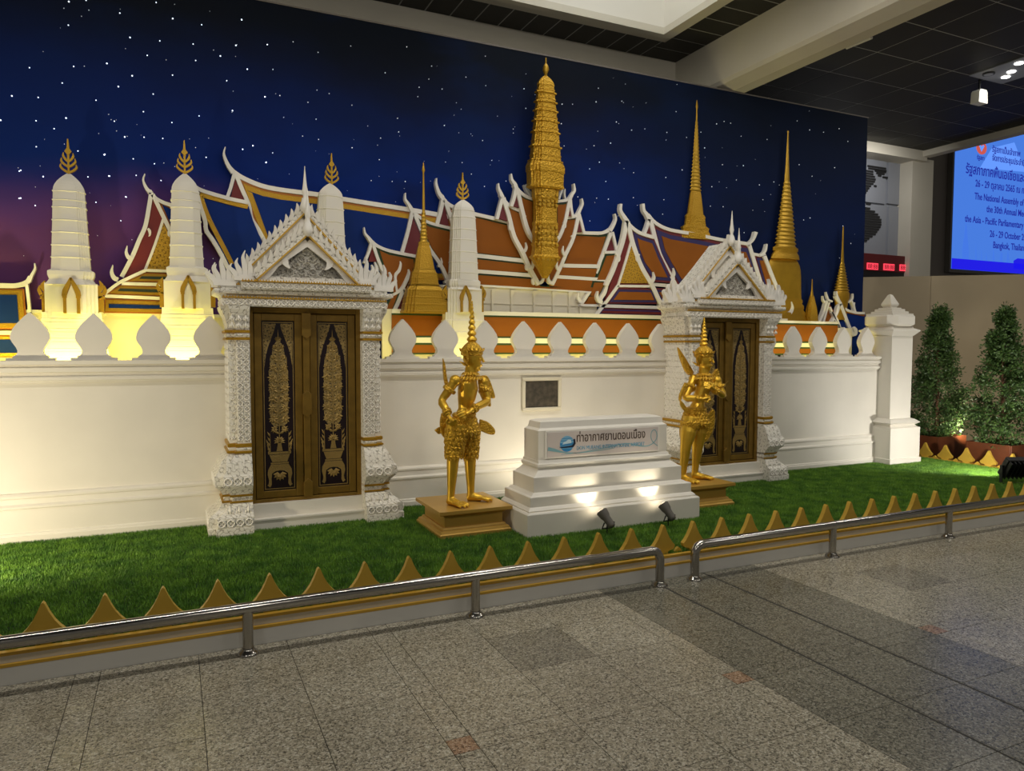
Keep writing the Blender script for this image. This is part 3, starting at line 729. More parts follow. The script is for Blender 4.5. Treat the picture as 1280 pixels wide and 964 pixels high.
def make_gate(cx, label):
    r = root('palace_gate', label, 'gate', (cx, 6.0, G-0.012), 'ornate white palace gates')
    b0 = G-0.012; BACK = 6.36; IN = 0.44
    def col_secs(prof, s):
        secs = []
        for out, f, z in prof:
            o = IN+out
            pl = [(IN, f), (o-0.055, f), (o-0.055, f+0.045), (o, f+0.045), (o, BACK), (IN, BACK)]
            secs.append([(cx+s*x, y, z) for x, y in (pl if s > 0 else pl[::-1])])
        return secs
    for s in (-1, 1):
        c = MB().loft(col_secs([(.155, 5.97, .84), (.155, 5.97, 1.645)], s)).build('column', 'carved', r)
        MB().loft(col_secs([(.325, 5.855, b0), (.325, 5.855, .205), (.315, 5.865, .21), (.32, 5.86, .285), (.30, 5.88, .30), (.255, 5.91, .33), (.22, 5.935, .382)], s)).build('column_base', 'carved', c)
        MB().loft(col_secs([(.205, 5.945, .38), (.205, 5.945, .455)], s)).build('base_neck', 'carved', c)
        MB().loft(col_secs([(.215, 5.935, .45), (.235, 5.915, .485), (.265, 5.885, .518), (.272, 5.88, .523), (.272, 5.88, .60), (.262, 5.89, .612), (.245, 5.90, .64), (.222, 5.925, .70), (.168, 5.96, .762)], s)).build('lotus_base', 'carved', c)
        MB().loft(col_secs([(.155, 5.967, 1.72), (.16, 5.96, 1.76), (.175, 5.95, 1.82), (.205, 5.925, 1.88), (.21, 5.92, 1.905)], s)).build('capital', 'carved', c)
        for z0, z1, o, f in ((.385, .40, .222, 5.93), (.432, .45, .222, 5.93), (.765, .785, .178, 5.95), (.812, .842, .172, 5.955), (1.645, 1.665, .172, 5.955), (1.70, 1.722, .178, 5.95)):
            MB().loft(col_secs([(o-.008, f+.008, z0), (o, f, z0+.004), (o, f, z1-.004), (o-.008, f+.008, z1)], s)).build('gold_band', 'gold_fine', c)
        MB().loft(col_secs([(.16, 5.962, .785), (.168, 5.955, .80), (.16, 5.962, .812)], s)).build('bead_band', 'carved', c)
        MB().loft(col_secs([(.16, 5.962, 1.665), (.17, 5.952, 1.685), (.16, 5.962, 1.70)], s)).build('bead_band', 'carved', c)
        def fr(x0, x1, f, z0, z1, sz, kd):
            p, q = sorted((cx+s*x0, cx+s*x1)); relief(c, 'carved_relief', (p, f), (q, f), z0, z1, (0, -1, 0), sz, kd)
        fr(IN+.003, IN+.10, 5.97, .86, 1.63, .046, 0); fr(IN+.10, IN+.155, 6.015, .86, 1.63, .05, 2)
        fr(IN+.003, IN+.155, 5.945, 1.735, 1.895, .05, 1)
        fr(IN+.003, IN+.265, 5.86, .212, .282, .068, 0); fr(IN+.003, IN+.215, 5.88, .525, .598, .065, 0)
        fr(IN+.003, IN+.15, 5.944, .402, .430, .028, 2); fr(IN+.003, IN+.20, 5.895, .305, .375, .06, 1)
        xs_ = cx+s*(IN+.155)
        relief(c, 'carved_relief', (xs_, 6.32), (xs_, 6.02), .86, 1.63, (s, 0, 0), .058, 0)
        relief(c, 'carved_relief', (cx+s*(IN+.272), 6.32), (cx+s*(IN+.272), 5.93), .525, .598, (s, 0, 0), .07, 0)
        relief(c, 'carved_relief', (cx+s*(IN+.32), 6.32), (cx+s*(IN+.32), 5.91), .212, .282, (s, 0, 0), .07, 0)
        # pointed fluting strips on the shaft and petals on the lotus base
        pt = MB()
        for k in range(4):
            x = IN+.03+k*.047; w = .021
            pt.loft([[(cx+s*(x-w*q), 5.895-.0+dy, z), (cx+s*(x+w*q), 5.895+dy, z), (cx+s*(x+w*q), 5.93+dy, z), (cx+s*(x-w*q), 5.93+dy, z)] for q, dy, z in ((.6, -.002, .614), (1, .002, .64), (.95, .024, .70), (.5, .05, .745), (.05, .055, .757))])
        pt.build('lotus_petals', 'carved', c)
    # sill
    MB().box(cx-IN-.01, cx+IN+.01, 5.955, 6.1, b0, .225).box(cx-IN-.01, cx+IN+.01, 5.945, 6.1, .225, .238).box(cx-IN-.01, cx+IN+.01, 6.0, 6.1, .238, .345).build('sill', 'white', r)
    MB().box(cx-IN-.02, cx+IN+.02, 6.13, BACK, .345, 1.905).build('jamb_lining', 'bronze', r)
    # door frame
    FY = 6.05
    f = MB().box(cx-.46, cx-.405, FY, 6.13, .345, 1.905).box(cx+.405, cx+.46, FY, 6.13, .345, 1.905).box(cx-.405, cx+.405, FY, 6.13, 1.862, 1.905).box(cx-.405, cx+.405, FY, 6.13, .345, .372)
    f.build('door_frame', 'bronze', r, bev=0.004)
    for s in (-1, 1):
        x0, x1 = sorted((cx+s*.03, cx+s*.40)); z0, z1 = .376, 1.858
        d = MB().box(x0, x1, 6.085, 6.125, z0, z1).build('door_leaf', 'lacquer', r)
        st = .058
        MB().box(x0, x0+st, 6.068, 6.09, z0, z1).box(x1-st, x1, 6.068, 6.09, z0, z1).box(x0+st, x1-st, 6.068, 6.09, z0, z0+st).box(x0+st, x1-st, 6.068, 6.09, z1-st, z1).build('leaf_frame', 'bronze', d, bev=0.004)
        b = .016
        q = MB(); a0, a1, c0, c1 = x0+st+b, x1-st-b, z0+st+b, z1-st-b
        q.box(a0-.006, a0, 6.080, 6.086, c0-.006, c1+.006).box(a1, a1+.006, 6.080, 6.086, c0-.006, c1+.006).box(a0, a1, 6.080, 6.086, c0-.006, c0).box(a0, a1, 6.080, 6.086, c1, c1+.006)
        q.build('border_line', 'bronze_inlay', d)
        inlay(d, (a0+a1)/2, (a1-a0)/2, c0, c1)
    # astragal
    a = MB().box(cx-.026, cx+.026, 6.045, 6.085, .372, 1.865).build('centre_post', 'bronze', r, bev=0.004)
    for z0, z1, up in ((.372, .52, 1), (1.655, 1.865, -1), (1.02, 1.24, 2)):
        t = .03
        if up == 1: p = [(-.036, z0), (.036, z0), (.036, z1-t), (0, z1), (-.036, z1-t)]
        elif up == -1: p = [(-.036, z1), (-.036, z0+t), (0, z0), (.036, z0+t), (.036, z1)]
        else: p = [(-.036, z0+t), (0, z0), (.036, z0+t), (.036, z1-t), (0, z1), (-.036, z1-t)]
        MB().prism([(cx+x, z) for x, z in p], 6.028, 6.05).build('chevron_plate', 'bronze', a, bev=0.003)
    # entablature
    def slab(hw, f, z0, z1, nm, m): return MB().box(cx-hw, cx+hw, f, BACK, z0, z1).build(nm, m, r)
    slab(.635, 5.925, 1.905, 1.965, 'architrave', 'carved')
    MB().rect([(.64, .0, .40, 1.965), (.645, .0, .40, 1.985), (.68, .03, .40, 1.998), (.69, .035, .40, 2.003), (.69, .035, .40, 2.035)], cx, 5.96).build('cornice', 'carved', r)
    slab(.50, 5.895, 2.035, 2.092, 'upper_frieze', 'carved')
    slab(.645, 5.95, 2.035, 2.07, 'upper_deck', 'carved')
    def teeth(x0, x1, y, z, nm, dn=1):
        m = MB(); n = int((x1-x0)/.021)
        for k in range(n):
            x = x0+(k+.5)*(x1-x0)/n
            m.add([(x-.008, y, z), (x+.008, y, z), (x+.008, y+.016, z), (x-.008, y+.016, z), (x, y+.004, z-dn*.02)], [(0, 1, 4), (1, 2, 4), (2, 3, 4), (3, 0, 4), (3, 2, 1, 0)])
        m.box(x0, x1, y-.002, y+.02, z-.003, z+.005)
        m.build(nm, 'gold_fine', r)
    teeth(cx-.50, cx+.50, 5.888, 2.092, 'gold_beading', -1)
    teeth(cx-.645, cx-.505, 5.943, 2.07, 'gold_beading', -1); teeth(cx+.505, cx+.645, 5.943, 2.07, 'gold_beading', -1)
    teeth(cx-.635, cx+.635, 5.918, 1.967, 'gold_beading', -1)
    relief(r, 'frieze_relief', (cx-.63, 5.925), (cx+.63, 5.925), 1.91, 1.962, (0, -1, 0), .052, 0)
    relief(r, 'frieze_relief', (cx-.495, 5.895), (cx+.495, 5.895), 2.04, 2.088, (0, -1, 0), .048, 0)
    relief(r, 'frieze_relief', (cx-.685, 5.925), (cx+.685, 5.925), 2.004, 2.034, (0, -1, 0), .03, 2)
    for s in (-1, 1): relief(r, 'frieze_relief', (cx+s*.635, 6.32), (cx+s*.635, 5.93), 1.91, 1.962, (s, 0, 0), .052, 0)
    # gables
    lf = MB().prism([(-.021, 0), (.015, 0), (.019, .018), (.017, .050), (.026, .088), (.002, .074), (-.015, .052), (-.022, .024)], -.018, .018).prism([(-.013, .008), (.008, .008), (.010, .05), (.012, .068), (-.008, .048)], -.024, -.016).mesh('crocket'); lf.materials.append(M['white'])
    def gable(nm, hw, zb, za, y0, y1, yin, ncr, ped):
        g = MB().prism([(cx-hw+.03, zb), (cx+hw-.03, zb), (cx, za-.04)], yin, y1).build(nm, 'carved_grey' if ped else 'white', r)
        L = math.hypot(hw, za-zb); ang = math.atan2(za-zb, hw)
        for s in (-1, 1):
            # smooth inner board with a scalloped lower end
            P = [(s*hw*.99, zb+.0), (s*hw*.80, zb+(za-zb)*.16), (s*hw*.62, zb+(za-zb)*.36), (s*hw*.45, zb+(za-zb)*.53), (0, za-.055)]
            P = [(cx+x, z-.042) for x, z in P]
            bd = MB().strips(P, [.035, .055, .038, .06, .055], y0, y0+.03).build('bargeboard', 'white_board', g)
            hk = cr([(s*hw*.47, zb+(za-zb)*.42), (s*hw*.44, zb+(za-zb)*.30), (s*hw*.36, zb+(za-zb)*.20)], 4)
            MB().strips([(cx+x, z) for x, z in hk], [.06, .045, .01], y0-.006, y0+.02).build('scroll', 'white_board', bd)
            # carved outer band, gold line
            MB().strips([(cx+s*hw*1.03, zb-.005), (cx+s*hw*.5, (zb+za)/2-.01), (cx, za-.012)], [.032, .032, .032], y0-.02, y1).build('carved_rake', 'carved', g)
            MB().strips([(cx+s*hw*1.03, zb-.032), (cx, za-.042)], [.012, .012], y0-.026, y0).build('gold_line', 'gold_line', g)
            for k in range(ncr):
                t = (k+.35)/ncr
                inst('crocket', lf, (cx+s*hw*1.03*(1-t), y0+.0, zb+(za-zb)*t+.012), g, (0, -s*ang*0.42, 0), (s*.92, 1, 1.12))
        return g
    gb = gable('rear_gable', .46, 2.19, 2.705, 6.06, BACK, 6.10, 11, False)
    gf = gable('front_gable', .385, 2.13, 2.515, 5.93, 6.12, 5.99, 9, True)
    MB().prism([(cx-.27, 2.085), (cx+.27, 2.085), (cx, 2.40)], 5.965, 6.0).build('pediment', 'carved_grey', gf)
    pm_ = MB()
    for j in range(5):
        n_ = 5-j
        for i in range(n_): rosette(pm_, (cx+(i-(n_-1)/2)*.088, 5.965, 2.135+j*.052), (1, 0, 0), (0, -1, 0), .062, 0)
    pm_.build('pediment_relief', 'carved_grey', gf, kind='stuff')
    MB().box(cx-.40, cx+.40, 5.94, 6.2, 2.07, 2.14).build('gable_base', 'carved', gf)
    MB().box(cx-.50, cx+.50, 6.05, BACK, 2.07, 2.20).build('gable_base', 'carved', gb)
    def finial(y, z0, h, par, nm):
        MB().lathe([(.012, z0), (.034, z0+h*.06), (.040, z0+h*.14), (.028, z0+h*.26), (.014, z0+h*.34), (.019, z0+h*.40), (.024, z0+h*.46), (.015, z0+h*.60), (.008, z0+h*.8), (.002, z0+h)], cx, y, 12).build(nm, 'white_board', par, smooth=60)
    finial(6.02, 2.66, .37, gb, 'spire_finial'); finial(5.91, 2.46, .375, gf, 'spire_finial')
    # flame clusters on the corners
    def flames(x, y, z, sc, s, par):
        m = MB()
        for k, (dx, h, ln) in enumerate(((-.055, .10, -.3), (-.025, .15, -.16), (.008, .21, .0), (.04, .15, .18), (.068, .10, .34))):
            P = cr([(x+s*dx*sc, y, z), (x+s*(dx+ln*.05)*sc, y, z+h*.4*sc), (x+s*(dx+ln*.10+.012)*sc, y, z+h*.75*sc), (x+s*(dx+ln*.12-.004)*sc, y, z+h*sc)], 3)
            m.strips([(p[0], p[2]) for p in P], [w*sc for w in (.034, .038, .022, .005)], y-.02, y+.02)
        m.box(x-.085*sc, x+.085*sc, y-.035, y+.035, z-.02, z+.012)
        m.build('flame_finial', 'white_board', par)
    for s in (-1, 1):
        flames(cx+s*.615, 5.975, 2.075, .95, s, r); flames(cx+s*.46, 5.965, 2.12, 1.0, s, r)
        flames(cx+s*.60, 6.20, 2.08, 1.15, s, r)
    return r

def inlay(parent, xc, hw, z0, z1):
    """gold tree-in-vase ornament on a door leaf"""
    H = z1-z0; y0, y1 = 6.0795, 6.0865
    m = MB()
    fg = MB()
    PF = lambda pts: fg.prism([(xc+x*hw, z0+z*H) for x, z in pts], 6.0825, 6.0875)
    P = lambda pts: m.prism([(xc+x*hw, z0+z*H) for x, z in pts], y0, y1)
    # spandrels above the ogee
    for s in (-1, 1):
        PF([(s*.97, .995), (s*.14, .995), (s*.26, .955), (s*.46, .91), (s*.68, .86), (s*.86, .80), (s*.97, .73)])
        PF([(0, .93), (0, .38), (s*.30, .37), (s*.58, .40), (s*.66, .46), (s*.60, .475), (s*.68, .54), (s*.62, .56), (s*.70, .63), (s*.64, .645), (s*.68, .71), (s*.60, .725), (s*.58, .79), (s*.46, .80), (s*.36, .86), (s*.16, .885)])
    # stem
    P([(-.03, .28), (.03, .28), (.03, .93), (0, .965), (-.03, .93)])
    # leaf masses in pairs
    rnd = random.Random(int(xc*1000))
    Y = y0+.002
    for k in range(9):
        z = .36+k*.062
        wd = [.66, .80, .84, .84, .82, .82, .76, .64, .46][k]
        for s in (-1, 1):
            c = Vector((xc+s*hw*wd*.52, Y, z0+z*H))
            for a in range(9):
                an = math.radians(-70+a*37+rnd.uniform(-8, 8))
                L = hw*wd*.46*rnd.uniform(.8, 1.1)
                m.leaf(c, (s*math.cos(an), 0, math.sin(an)*1.1), (0, -1, 0), L, L*.55, .005)
            m.leaf((xc, Y, z0+(z-.03)*H), (s*1.0, 0, .55), (0, -1, 0), hw*wd*.75, .022, .004)
    for a in range(7):
        an = math.radians(90+(a-3)*24); m.leaf((xc, Y, z0+.895*H), (math.cos(an), 0, math.sin(an)*1.4), (0, -1, 0), hw*.30, .020, .004)
    # flower where the stem leaves the vase, side sprays
    for a in range(9):
        an = math.radians(90+(a-4)*27); m.leaf((xc, Y, z0+.285*H), (math.cos(an), 0, math.sin(an)), (0, -1, 0), hw*.42, .024, .005)
    for s in (-1, 1):
        P([(s*.62, .215), (s*.68, .215), (s*.66, .33), (s*.64, .345)])
        for k in range(4):
            m.leaf((xc+s*hw*.65, Y, z0+(.225+k*.03)*H), (s*.5, 0, 1), (0, -1, 0), .05, .016, .003)
            m.leaf((xc+s*hw*.80, Y, z0+(.21+k*.02)*H), (s*.25*(k-1.5), 0, 1), (0, -1, 0), .045, .014, .003)
    # vase and legged stand
    P([(-.22, .225), (.22, .225), (.16, .25), (.12, .275), (-.12, .275), (-.16, .25)])
    P([(-.80, .208), (.80, .208), (.80, .222), (-.80, .222)])
    P([(-.72, .205), (-.52, .160), (.52, .160), (.72, .205)])
    P([(-.62, .148), (.62, .148), (.62, .157), (-.62, .157)])
    for s in (-1, 1):
        P([(s*.0, .145), (s*.62, .145), (s*.82, .115), (s*.86, .085), (s*.76, .05), (s*.80, .028), (s*.88, .02), (s*.70, .008), (s*.58, .025), (s*.60, .06), (s*.56, .09), (s*.30, .105), (s*.0, .108)])
    for a in range(7):
        an = math.radians(-90+(a-3)*30); m.leaf((xc, Y, z0+.085*H), (math.cos(an), 0, math.sin(an)), (0, -1, 0), hw*.50, .040, .006)
    m.build('gold_inlay', 'bronze_inlay', parent)
    fg.build('filigree', 'filigree', parent)

gateL = make_gate(0.985, 'large ornate white gate with black and gold doors at left, nearest the camera')
gateR = copy_tree(gateL)
gateR.location.x = 5.36
gateR['label'] = 'ornate white gate with black and gold doors at right, behind the second golden statue'
# ------------------------------------------------------------------ towers in relief before the night sky
def tower_frame(pxc, py, Y): return at(pxc, py, Y)
def hwid(pxc, py, h, Y): return (at(pxc+h, py, Y)[0]-at(pxc-h, py, Y)[0])/2
def finial_gold(parent, pxc, pyt, pyb, hw, Y):
    x, zb = at(pxc, pyb, Y); zt = at(pxc, pyt, Y)[1]; H = zt-zb; w = hwid(pxc, pyb, hw, Y)
    m = MB()
    m.strips([(x, zb-.02), (x, zb+H*.45), (x, zb+H*.62), (x, zt)], [.014, .014, .022, .008], Y-.012, Y+.012)
    m.strips([(x, zb+H*.52), (x, zb+H*.62), (x, zb+H*.74)], [.006, .05, .012], Y-.016, Y+.016)
    for k, (z, q) in enumerate(((.0, 1.05), (.17, .92), (.33, .66))):
        for s in (-1, 1):
            P = cr([(x, zb+H*z), (x+s*w*q*.55, zb+H*(z+.06)), (x+s*w*q, zb+H*(z+.16)), (x+s*w*q*.95, zb+H*(z+.26))], 3)
            m.strips(P, [.018, .017, .016, .004], Y-.010, Y+.010)
    return m.build('gold_finial', 'gold', parent)
def arch_niche(parent, pxc, pyt, pyb, hw, Y):
    x, zb = at(pxc, pyb, Y); zt = at(pxc, pyt, Y)[1]; w = hwid(pxc, pyb, hw, Y); H = zt-zb
    m = MB()
    for s in (-1, 1):
        m.box(*(sorted((x+s*w*.62, x+s*w))), Y-.012, Y+.03, zb, zb+H*.46)
        m.box(*(sorted((x+s*w*.55, x+s*w*1.08))), Y-.018, Y+.03, zb+H*.43, zb+H*.50)
        m.strips(cr([(x+s*w*.86, zb+H*.48), (x+s*w*.74, zb+H*.62), (x+s*w*.35, zb+H*.80), (x, zb+H*.99)], 3), [.032, .036, .03, .014], Y-.016, Y+.03)
    n = m.build('niche_frame', 'gold_fine', parent)
    MB().prism([(x-w*.62, zb), (x+w*.62, zb), (x+w*.62, zb+H*.45), (x, zb+H*.8), (x-w*.62, zb+H*.45)], Y-.002, Y+.03).build('niche_panel', 'white', n)
def side_figure(parent, px, pyt, pyb, Y, s):
    x, zb = at(px, pyb, Y); zt = at(px, pyt, Y)[1]; H = zt-zb
    m = MB().box(x-.022, x+.022, Y, Y+.05, zb, zb+H*.5)
    m.box(x-.03, x+.03, Y-.01, Y+.05, zb+H*.42, zb+H*.5)
    m.strips(cr([(x, zb+H*.45), (x-s*.02, zb+H*.65), (x+s*.012, zb+H*.82), (x-s*.004, zt)], 3), [.05, .05, .034, .006], Y-.01, Y+.03)
    m.strips(cr([(x+s*.02, zb+H*.55), (x+s*.035, zb+H*.7), (x+s*.03, zb+H*.85)], 3), [.03, .024, .005], Y-.01, Y+.03)
    m.build('side_ornament', 'gold_fine', parent)
def prang(label, pxc, tip, top, tower, neck, body, base, Yc=6.72, full=True, fin=None, niche=None, sides=None):
    """px half widths by py; tower: list (py, hw)"""
    xb, z0 = at(pxc, base[-1][0], Yc)
    ref = at(pxc, tower[-1][0], Yc)[0]
    r = root('white_prang', label, 'tower', (ref, Yc, z0), 'white prang towers before the night sky')
    cz = lambda py: at(pxc, py, Yc)[1]; ch = lambda py, h: hwid(pxc, py, h, Yc)
    KY = .68
    prof = []
    # bullet top
    h0 = tower[0][1]; y0 = tower[0][0]
    for t in (1.0, .95, .88, .78, .64, .48, .30, .15, .0):
        py = top+(y0-top)*(1-t); q = max(0.0, 1-t**1.9)
        prof.append((max(.004, ch(py, h0*q)), cz(py)))
    prof = prof[::-1]
    tiers = []
    for (pa, ha), (pb, hb) in zip(tower[:-1], tower[1:]):
        tiers.append((pa, ha, pb, hb))
    low = []
    for pa, ha, pb, hb in tiers[::-1]:
        low += [(ch(pb, hb), cz(pb)), (ch(pa, ha), cz(pa)-.011), (ch(pa, ha)+.006, cz(pa)-.008), (ch(pa, ha)+.006, cz(pa)-.003), (ch(pa, ha)-.001, cz(pa))]
    MB().square(low+prof, ref, Yc, .5, 4, KY).build('tower_body', 'white', r)
    if full:
        pr = [(ch(p, h), cz(p)) for p, h in neck[::-1]]
        MB().square(pr, ref, Yc, .42, 3, .6).build('neck_moulding', 'white', r)
        MB().square([(ch(p, h), cz(p)) for p, h in body[::-1]], ref, Yc, .42, 3, .5).build('shrine_body', 'white', r)
        MB().square([(ch(p, h), cz(p)) for p, h in base[::-1]], ref, Yc, .35, 3, .36).build('stepped_base', 'white', r)
    if fin: finial_gold(r, *fin, Yc)
    front = lambda h, py: Yc-ch(py, h)*.5
    if niche: arch_niche(r, *niche, front(body[0][1], body[0][0])-.012)
    if sides:
        for px, s in sides: side_figure(r, px, body[0][0]-4, body[-1][0]-2, front(body[0][1], body[0][0])+.06, s)
    return r
def steps(py0, py1, h0, h1, n):
    o = []
    for k in range(n):
        a = py0+(py1-py0)*k/n; b = py0+(py1-py0)*(k+1)/n; h = h0+(h1-h0)*(k+1)/n
        o += [(a, h-1.0), (a+(b-a)*.6, h-.8), (a+(b-a)*.66, h+.3), (b-.1, h)]
    return o
prang('tall white prang tower at far left with gold trident finial', 89.5, 174, 216,
      [(240, 19.5), (251, 20), (260, 20.6), (276, 21.2), (291, 22), (307, 22.8), (322, 23.6), (339, 24.6)],
      [(338, 25), (340, 29), (345, 29), (350, 27), (353, 29), (357, 32.5)], [(355, 33), (392, 33)],
      [(391, 33)]+steps(391, 452, 36, 46, 5)+[(452, 46)], fin=(86, 174, 216, 9.5), niche=(90, 347, 392, 10.5), sides=((56.5, -1), (126, 1)))
prang('white prang tower beside the gold and red gable, second from the left', 233.5, 176, 216,
      [(240, 17), (251, 17.4), (260, 18), (276, 18.6), (291, 19.3), (307, 20), (322, 20.8), (336, 21.4)],
      [(334, 22), (336, 25.5), (341, 25.5), (346, 24), (349, 26), (353, 28.5)], [(351, 29), (386, 29)],
      [(385, 29)]+steps(385, 452, 31, 40, 5)+[(452, 40)], fin=(231, 176, 216, 9), niche=(236, 344, 386, 9), sides=((203.5, -1), (266, 1)))
prang('white prang tower rising behind the roof of the left gate', 415, 192, 229,
      [(246, 14.5), (262, 15.5), (278, 16), (294, 16.5), (310, 17), (330, 17.5), (352, 18.2), (454, 19)],
      [], [], [(454, 20)], full=False, fin=(414.5, 192, 229, 7.6))
prang('white prang tower behind the left statue between orange roofs', 579, 216, 249,
      [(263, 12.2), (272, 13.6), (287, 14.3), (300, 14.8), (315, 15.4), (328, 15.8), (341, 16.3), (351, 16.7)],
      [(350, 17), (352, 19), (357, 19), (360, 18), (363, 20.5)], [(361, 21), (392, 21)],
      [(391, 21)]+steps(391, 450, 24, 27, 4)+[(450, 27)], fin=(578, 216, 249, 6.8), niche=(582, 357, 390, 6), sides=((557.5, -1), (602, 1)))

def gold_tower(name, label, pxc, parts, Yc, KY=.5, extra=None, group=None):
    """parts: (part name, kind, [(py, hw px)...], material)"""
    pb = max(p for _, _, l, _ in parts for p, _ in l)
    ref = at(pxc, pb, Yc)[0]; zb = at(pxc, pb, Yc)[1]
    r = root(name, label, 'tower', (ref, Yc, zb), 'gilded towers before the night sky')
    for nm, kind, l, m in parts:
        l = sorted(l, key=lambda q: -q[0])
        prof = [(max(.003, hwid(pxc, p, h, Yc)), at(pxc, p, Yc)[1]) for p, h in l]
        if kind == 'sq': MB().square(prof, ref, Yc, .4, 3, KY).build(nm, m, r)
        else: MB().loft([[(ref+q*math.cos(2*math.pi*i/20), Yc+q*min(1, KY*1.3)*math.sin(2*math.pi*i/20), z) for i in range(20)] for q, z in prof]).build(nm, m, r, smooth=50)
    return r
def rings(py0, py1, h0, h1, n, lip=1.18):
    o = []
    for k in range(n):
        a = py0+(py1-py0)*k/n; b = py0+(py1-py0)*(k+1)/n
        ha = h0+(h1-h0)*k/n; hb = h0+(h1-h0)*(k+1)/n
        o += [(a+.01, ha*.95), (a+(b-a)*.35, (ha+hb)/2), (a+(b-a)*.62, hb*lip), (b-.25*(b-a), hb*lip), (b-.02, hb*.95)]
    return o
gold_tower('gilded_chedi', 'small golden chedi with stepped base behind the left gate roof', 530,
           [('spire', 'ro', [(203.5, .3), (209, 1.3), (213, 2.1), (216, 1.0), (240, 1.4), (264, 1.9)], 'gold'),
            ('ringed_spire', 'ro', rings(264, 304, 1.9, 4.6, 9), 'gold'),
            ('block', 'sq', [(303, 6.4), (308, 6.8), (310, 7.5), (337, 12.5)], 'gold_fine'),
            ('cornice', 'sq', [(337, 13)]+steps(337, 357, 14, 17.5, 3)+[(357, 17.5)], 'gold_fine'),
            ('stepped_base', 'sq', [(357, 18)]+steps(357, 392, 20, 27, 4)+[(392, 27)], 'gold_fine')], 6.74, .45)
pr = root('gilded_prang', 'tallest golden prang tower on the centre roof, tip near the ceiling beam', 'tower', (at(681, 345, 6.76)[0], 6.76, at(681, 345, 6.76)[1]), 'gilded towers before the night sky')
def sqp(nm, pxc, l, m, par, Yc=6.76, KY=.5, red=.45):
    ref = ORG[pr.name][0]
    l = sorted(l, key=lambda q: -q[0])
    return MB().square([(max(.003, hwid(pxc, p, h, Yc)), at(pxc, p, Yc)[1]) for p, h in l], ref, Yc, red, 3, KY).build(nm, m, par)
sqp('crown', 680.5, [(93.5, .6), (96, 3.5), (99, 6.5), (103, 8.8), (107, 9.8)], 'gold_relief', pr)
tw = []
for pa, pb, ha, hb in ((107, 118, 10, 11), (118, 130, 11, 12), (130, 141, 12, 13), (141, 154, 13, 14.2), (154, 168, 14.2, 15.5), (168, 186, 15.6, 17.2), (186, 204, 17.2, 18.4)):
    tw += [(pa+.1, ha-1.0), (pa+(pb-pa)*.45, (ha+hb)/2-1.0), (pa+(pb-pa)*.48, (ha+hb)/2-.3), (pa+(pb-pa)*.56, (ha+hb)/2-.3), (pa+(pb-pa)*.58, (ha+hb)/2-1), (pb-3.2, hb-1.1), (pb-2.5, hb+1.2), (pb-.8, hb+1.2), (pb-.4, hb-.6)]
sqp('tiered_tower', 681, tw+[(204, 18)], 'gold_relief', pr)
sqp('cornice', 681.5, [(204, 19.5), (209, 21.5), (216, 21.5), (217, 20.5), (231, 20), (235, 21), (237, 18)], 'gold_relief', pr)
sqp('lower_body', 681, [(236, 15), (249, 14.5), (252, 13), (277, 13), (280, 14.5), (284, 13.5), (292, 14.5), (295, 13.5), (303, 14), (306, 15.5), (309, 14), (319, 15), (322, 17.5), (325, 15), (336, 9), (348, 3)], 'gold_relief', pr)
x0, zt = at(681, 72, 6.76); zb = at(681, 95, 6.76)[1]; x0 = ORG[pr.name][0]
MB().lathe([(.012, zb), (.016, zb+.02), (.034, zb+.06), (.03, zb+.09), (.016, zb+.12), (.009, zb+.125), (.006, zt)], x0, 6.76, 10).build('finial', 'gold', pr, smooth=50)
m = MB()
for py, hw, n in ((243, 13.5, 5), (251, 13, 5), (256, 13, 5), (284, 13, 5), (292, 14, 5), (299, 13.5, 5), (306, 14.5, 5), (324, 15, 5)):
    z = at(681, py, 6.70)[1]; w_ = hwid(681, py, hw, 6.70)
    for k in range(n):
        xx = x0-w_+(k+.5)*2*w_/n
        m.box(xx-.015, xx+.015, 6.695-.01, 6.75, z-.012, z+.012)
m.build('gold_studs', 'gold', pr, kind='stuff')

gold_tower('gilded_chedi', 'slender golden spire tower behind the orange roof of the right hall', 868.5,
           [('spire', 'ro', [(124.7, .3), (129, .9), (133, 1.4), (136, .8), (150, 1.0)], 'gold'),
            ('ringed_spire', 'ro', rings(150, 239, 1.1, 6.0, 20, 1.22), 'gold'),
            ('body', 'sq', [(239, 5.6), (243, 6.6), (268, 9.4), (280, 11)], 'gold_fine'),
            ('flame_base', 'sq', [(268, 10), (271, 12), (274, 11.5), (282, 12.5), (285, 16.5), (288, 15.5), (292, 17.5), (299, 18)], 'gold_relief')], 6.955, .2)
gold_tower('gilded_chedi', 'big golden bell shaped chedi with ringed spire right of the right gate', 981.5,
           [('spire', 'ro', [(162.6, .7), (164.5, 1.3), (166, .8), (200, 1.9), (226, 3.2)], 'gold'),
            ('ringed_spire', 'ro', rings(226, 311, 3.5, 12.5, 17, 1.1), 'gold'),
            ('harmika', 'ro', [(310, 15.5), (314, 15.5), (315, 14), (319, 16.5), (324, 17.5)], 'gold_fine')], 6.932, .22)
ch_ = [o for o in COL.objects if o.name.startswith('gilded_chedi')][-1]
def rel(nm, pxc, l, m, Yc, KY):
    ref = ORG[ch_.name][0]; l = sorted(l, key=lambda q: -q[0]); n = 28
    MB().loft([[(ref+hwid(pxc, p, h, Yc)*math.cos(2*math.pi*i/n), Yc+hwid(pxc, p, h, Yc)*KY*math.sin(2*math.pi*i/n), at(pxc, p, Yc)[1]) for i in range(n)] for p, h in l]).build(nm, m, ch_, smooth=50)
rel('bell', 981.5, [(321.5, 9), (323, 14), (326, 17.5), (331, 20), (337, 21.5), (345, 22.2), (360, 22.6), (374, 23.2)], 'gold', 6.955, .14)
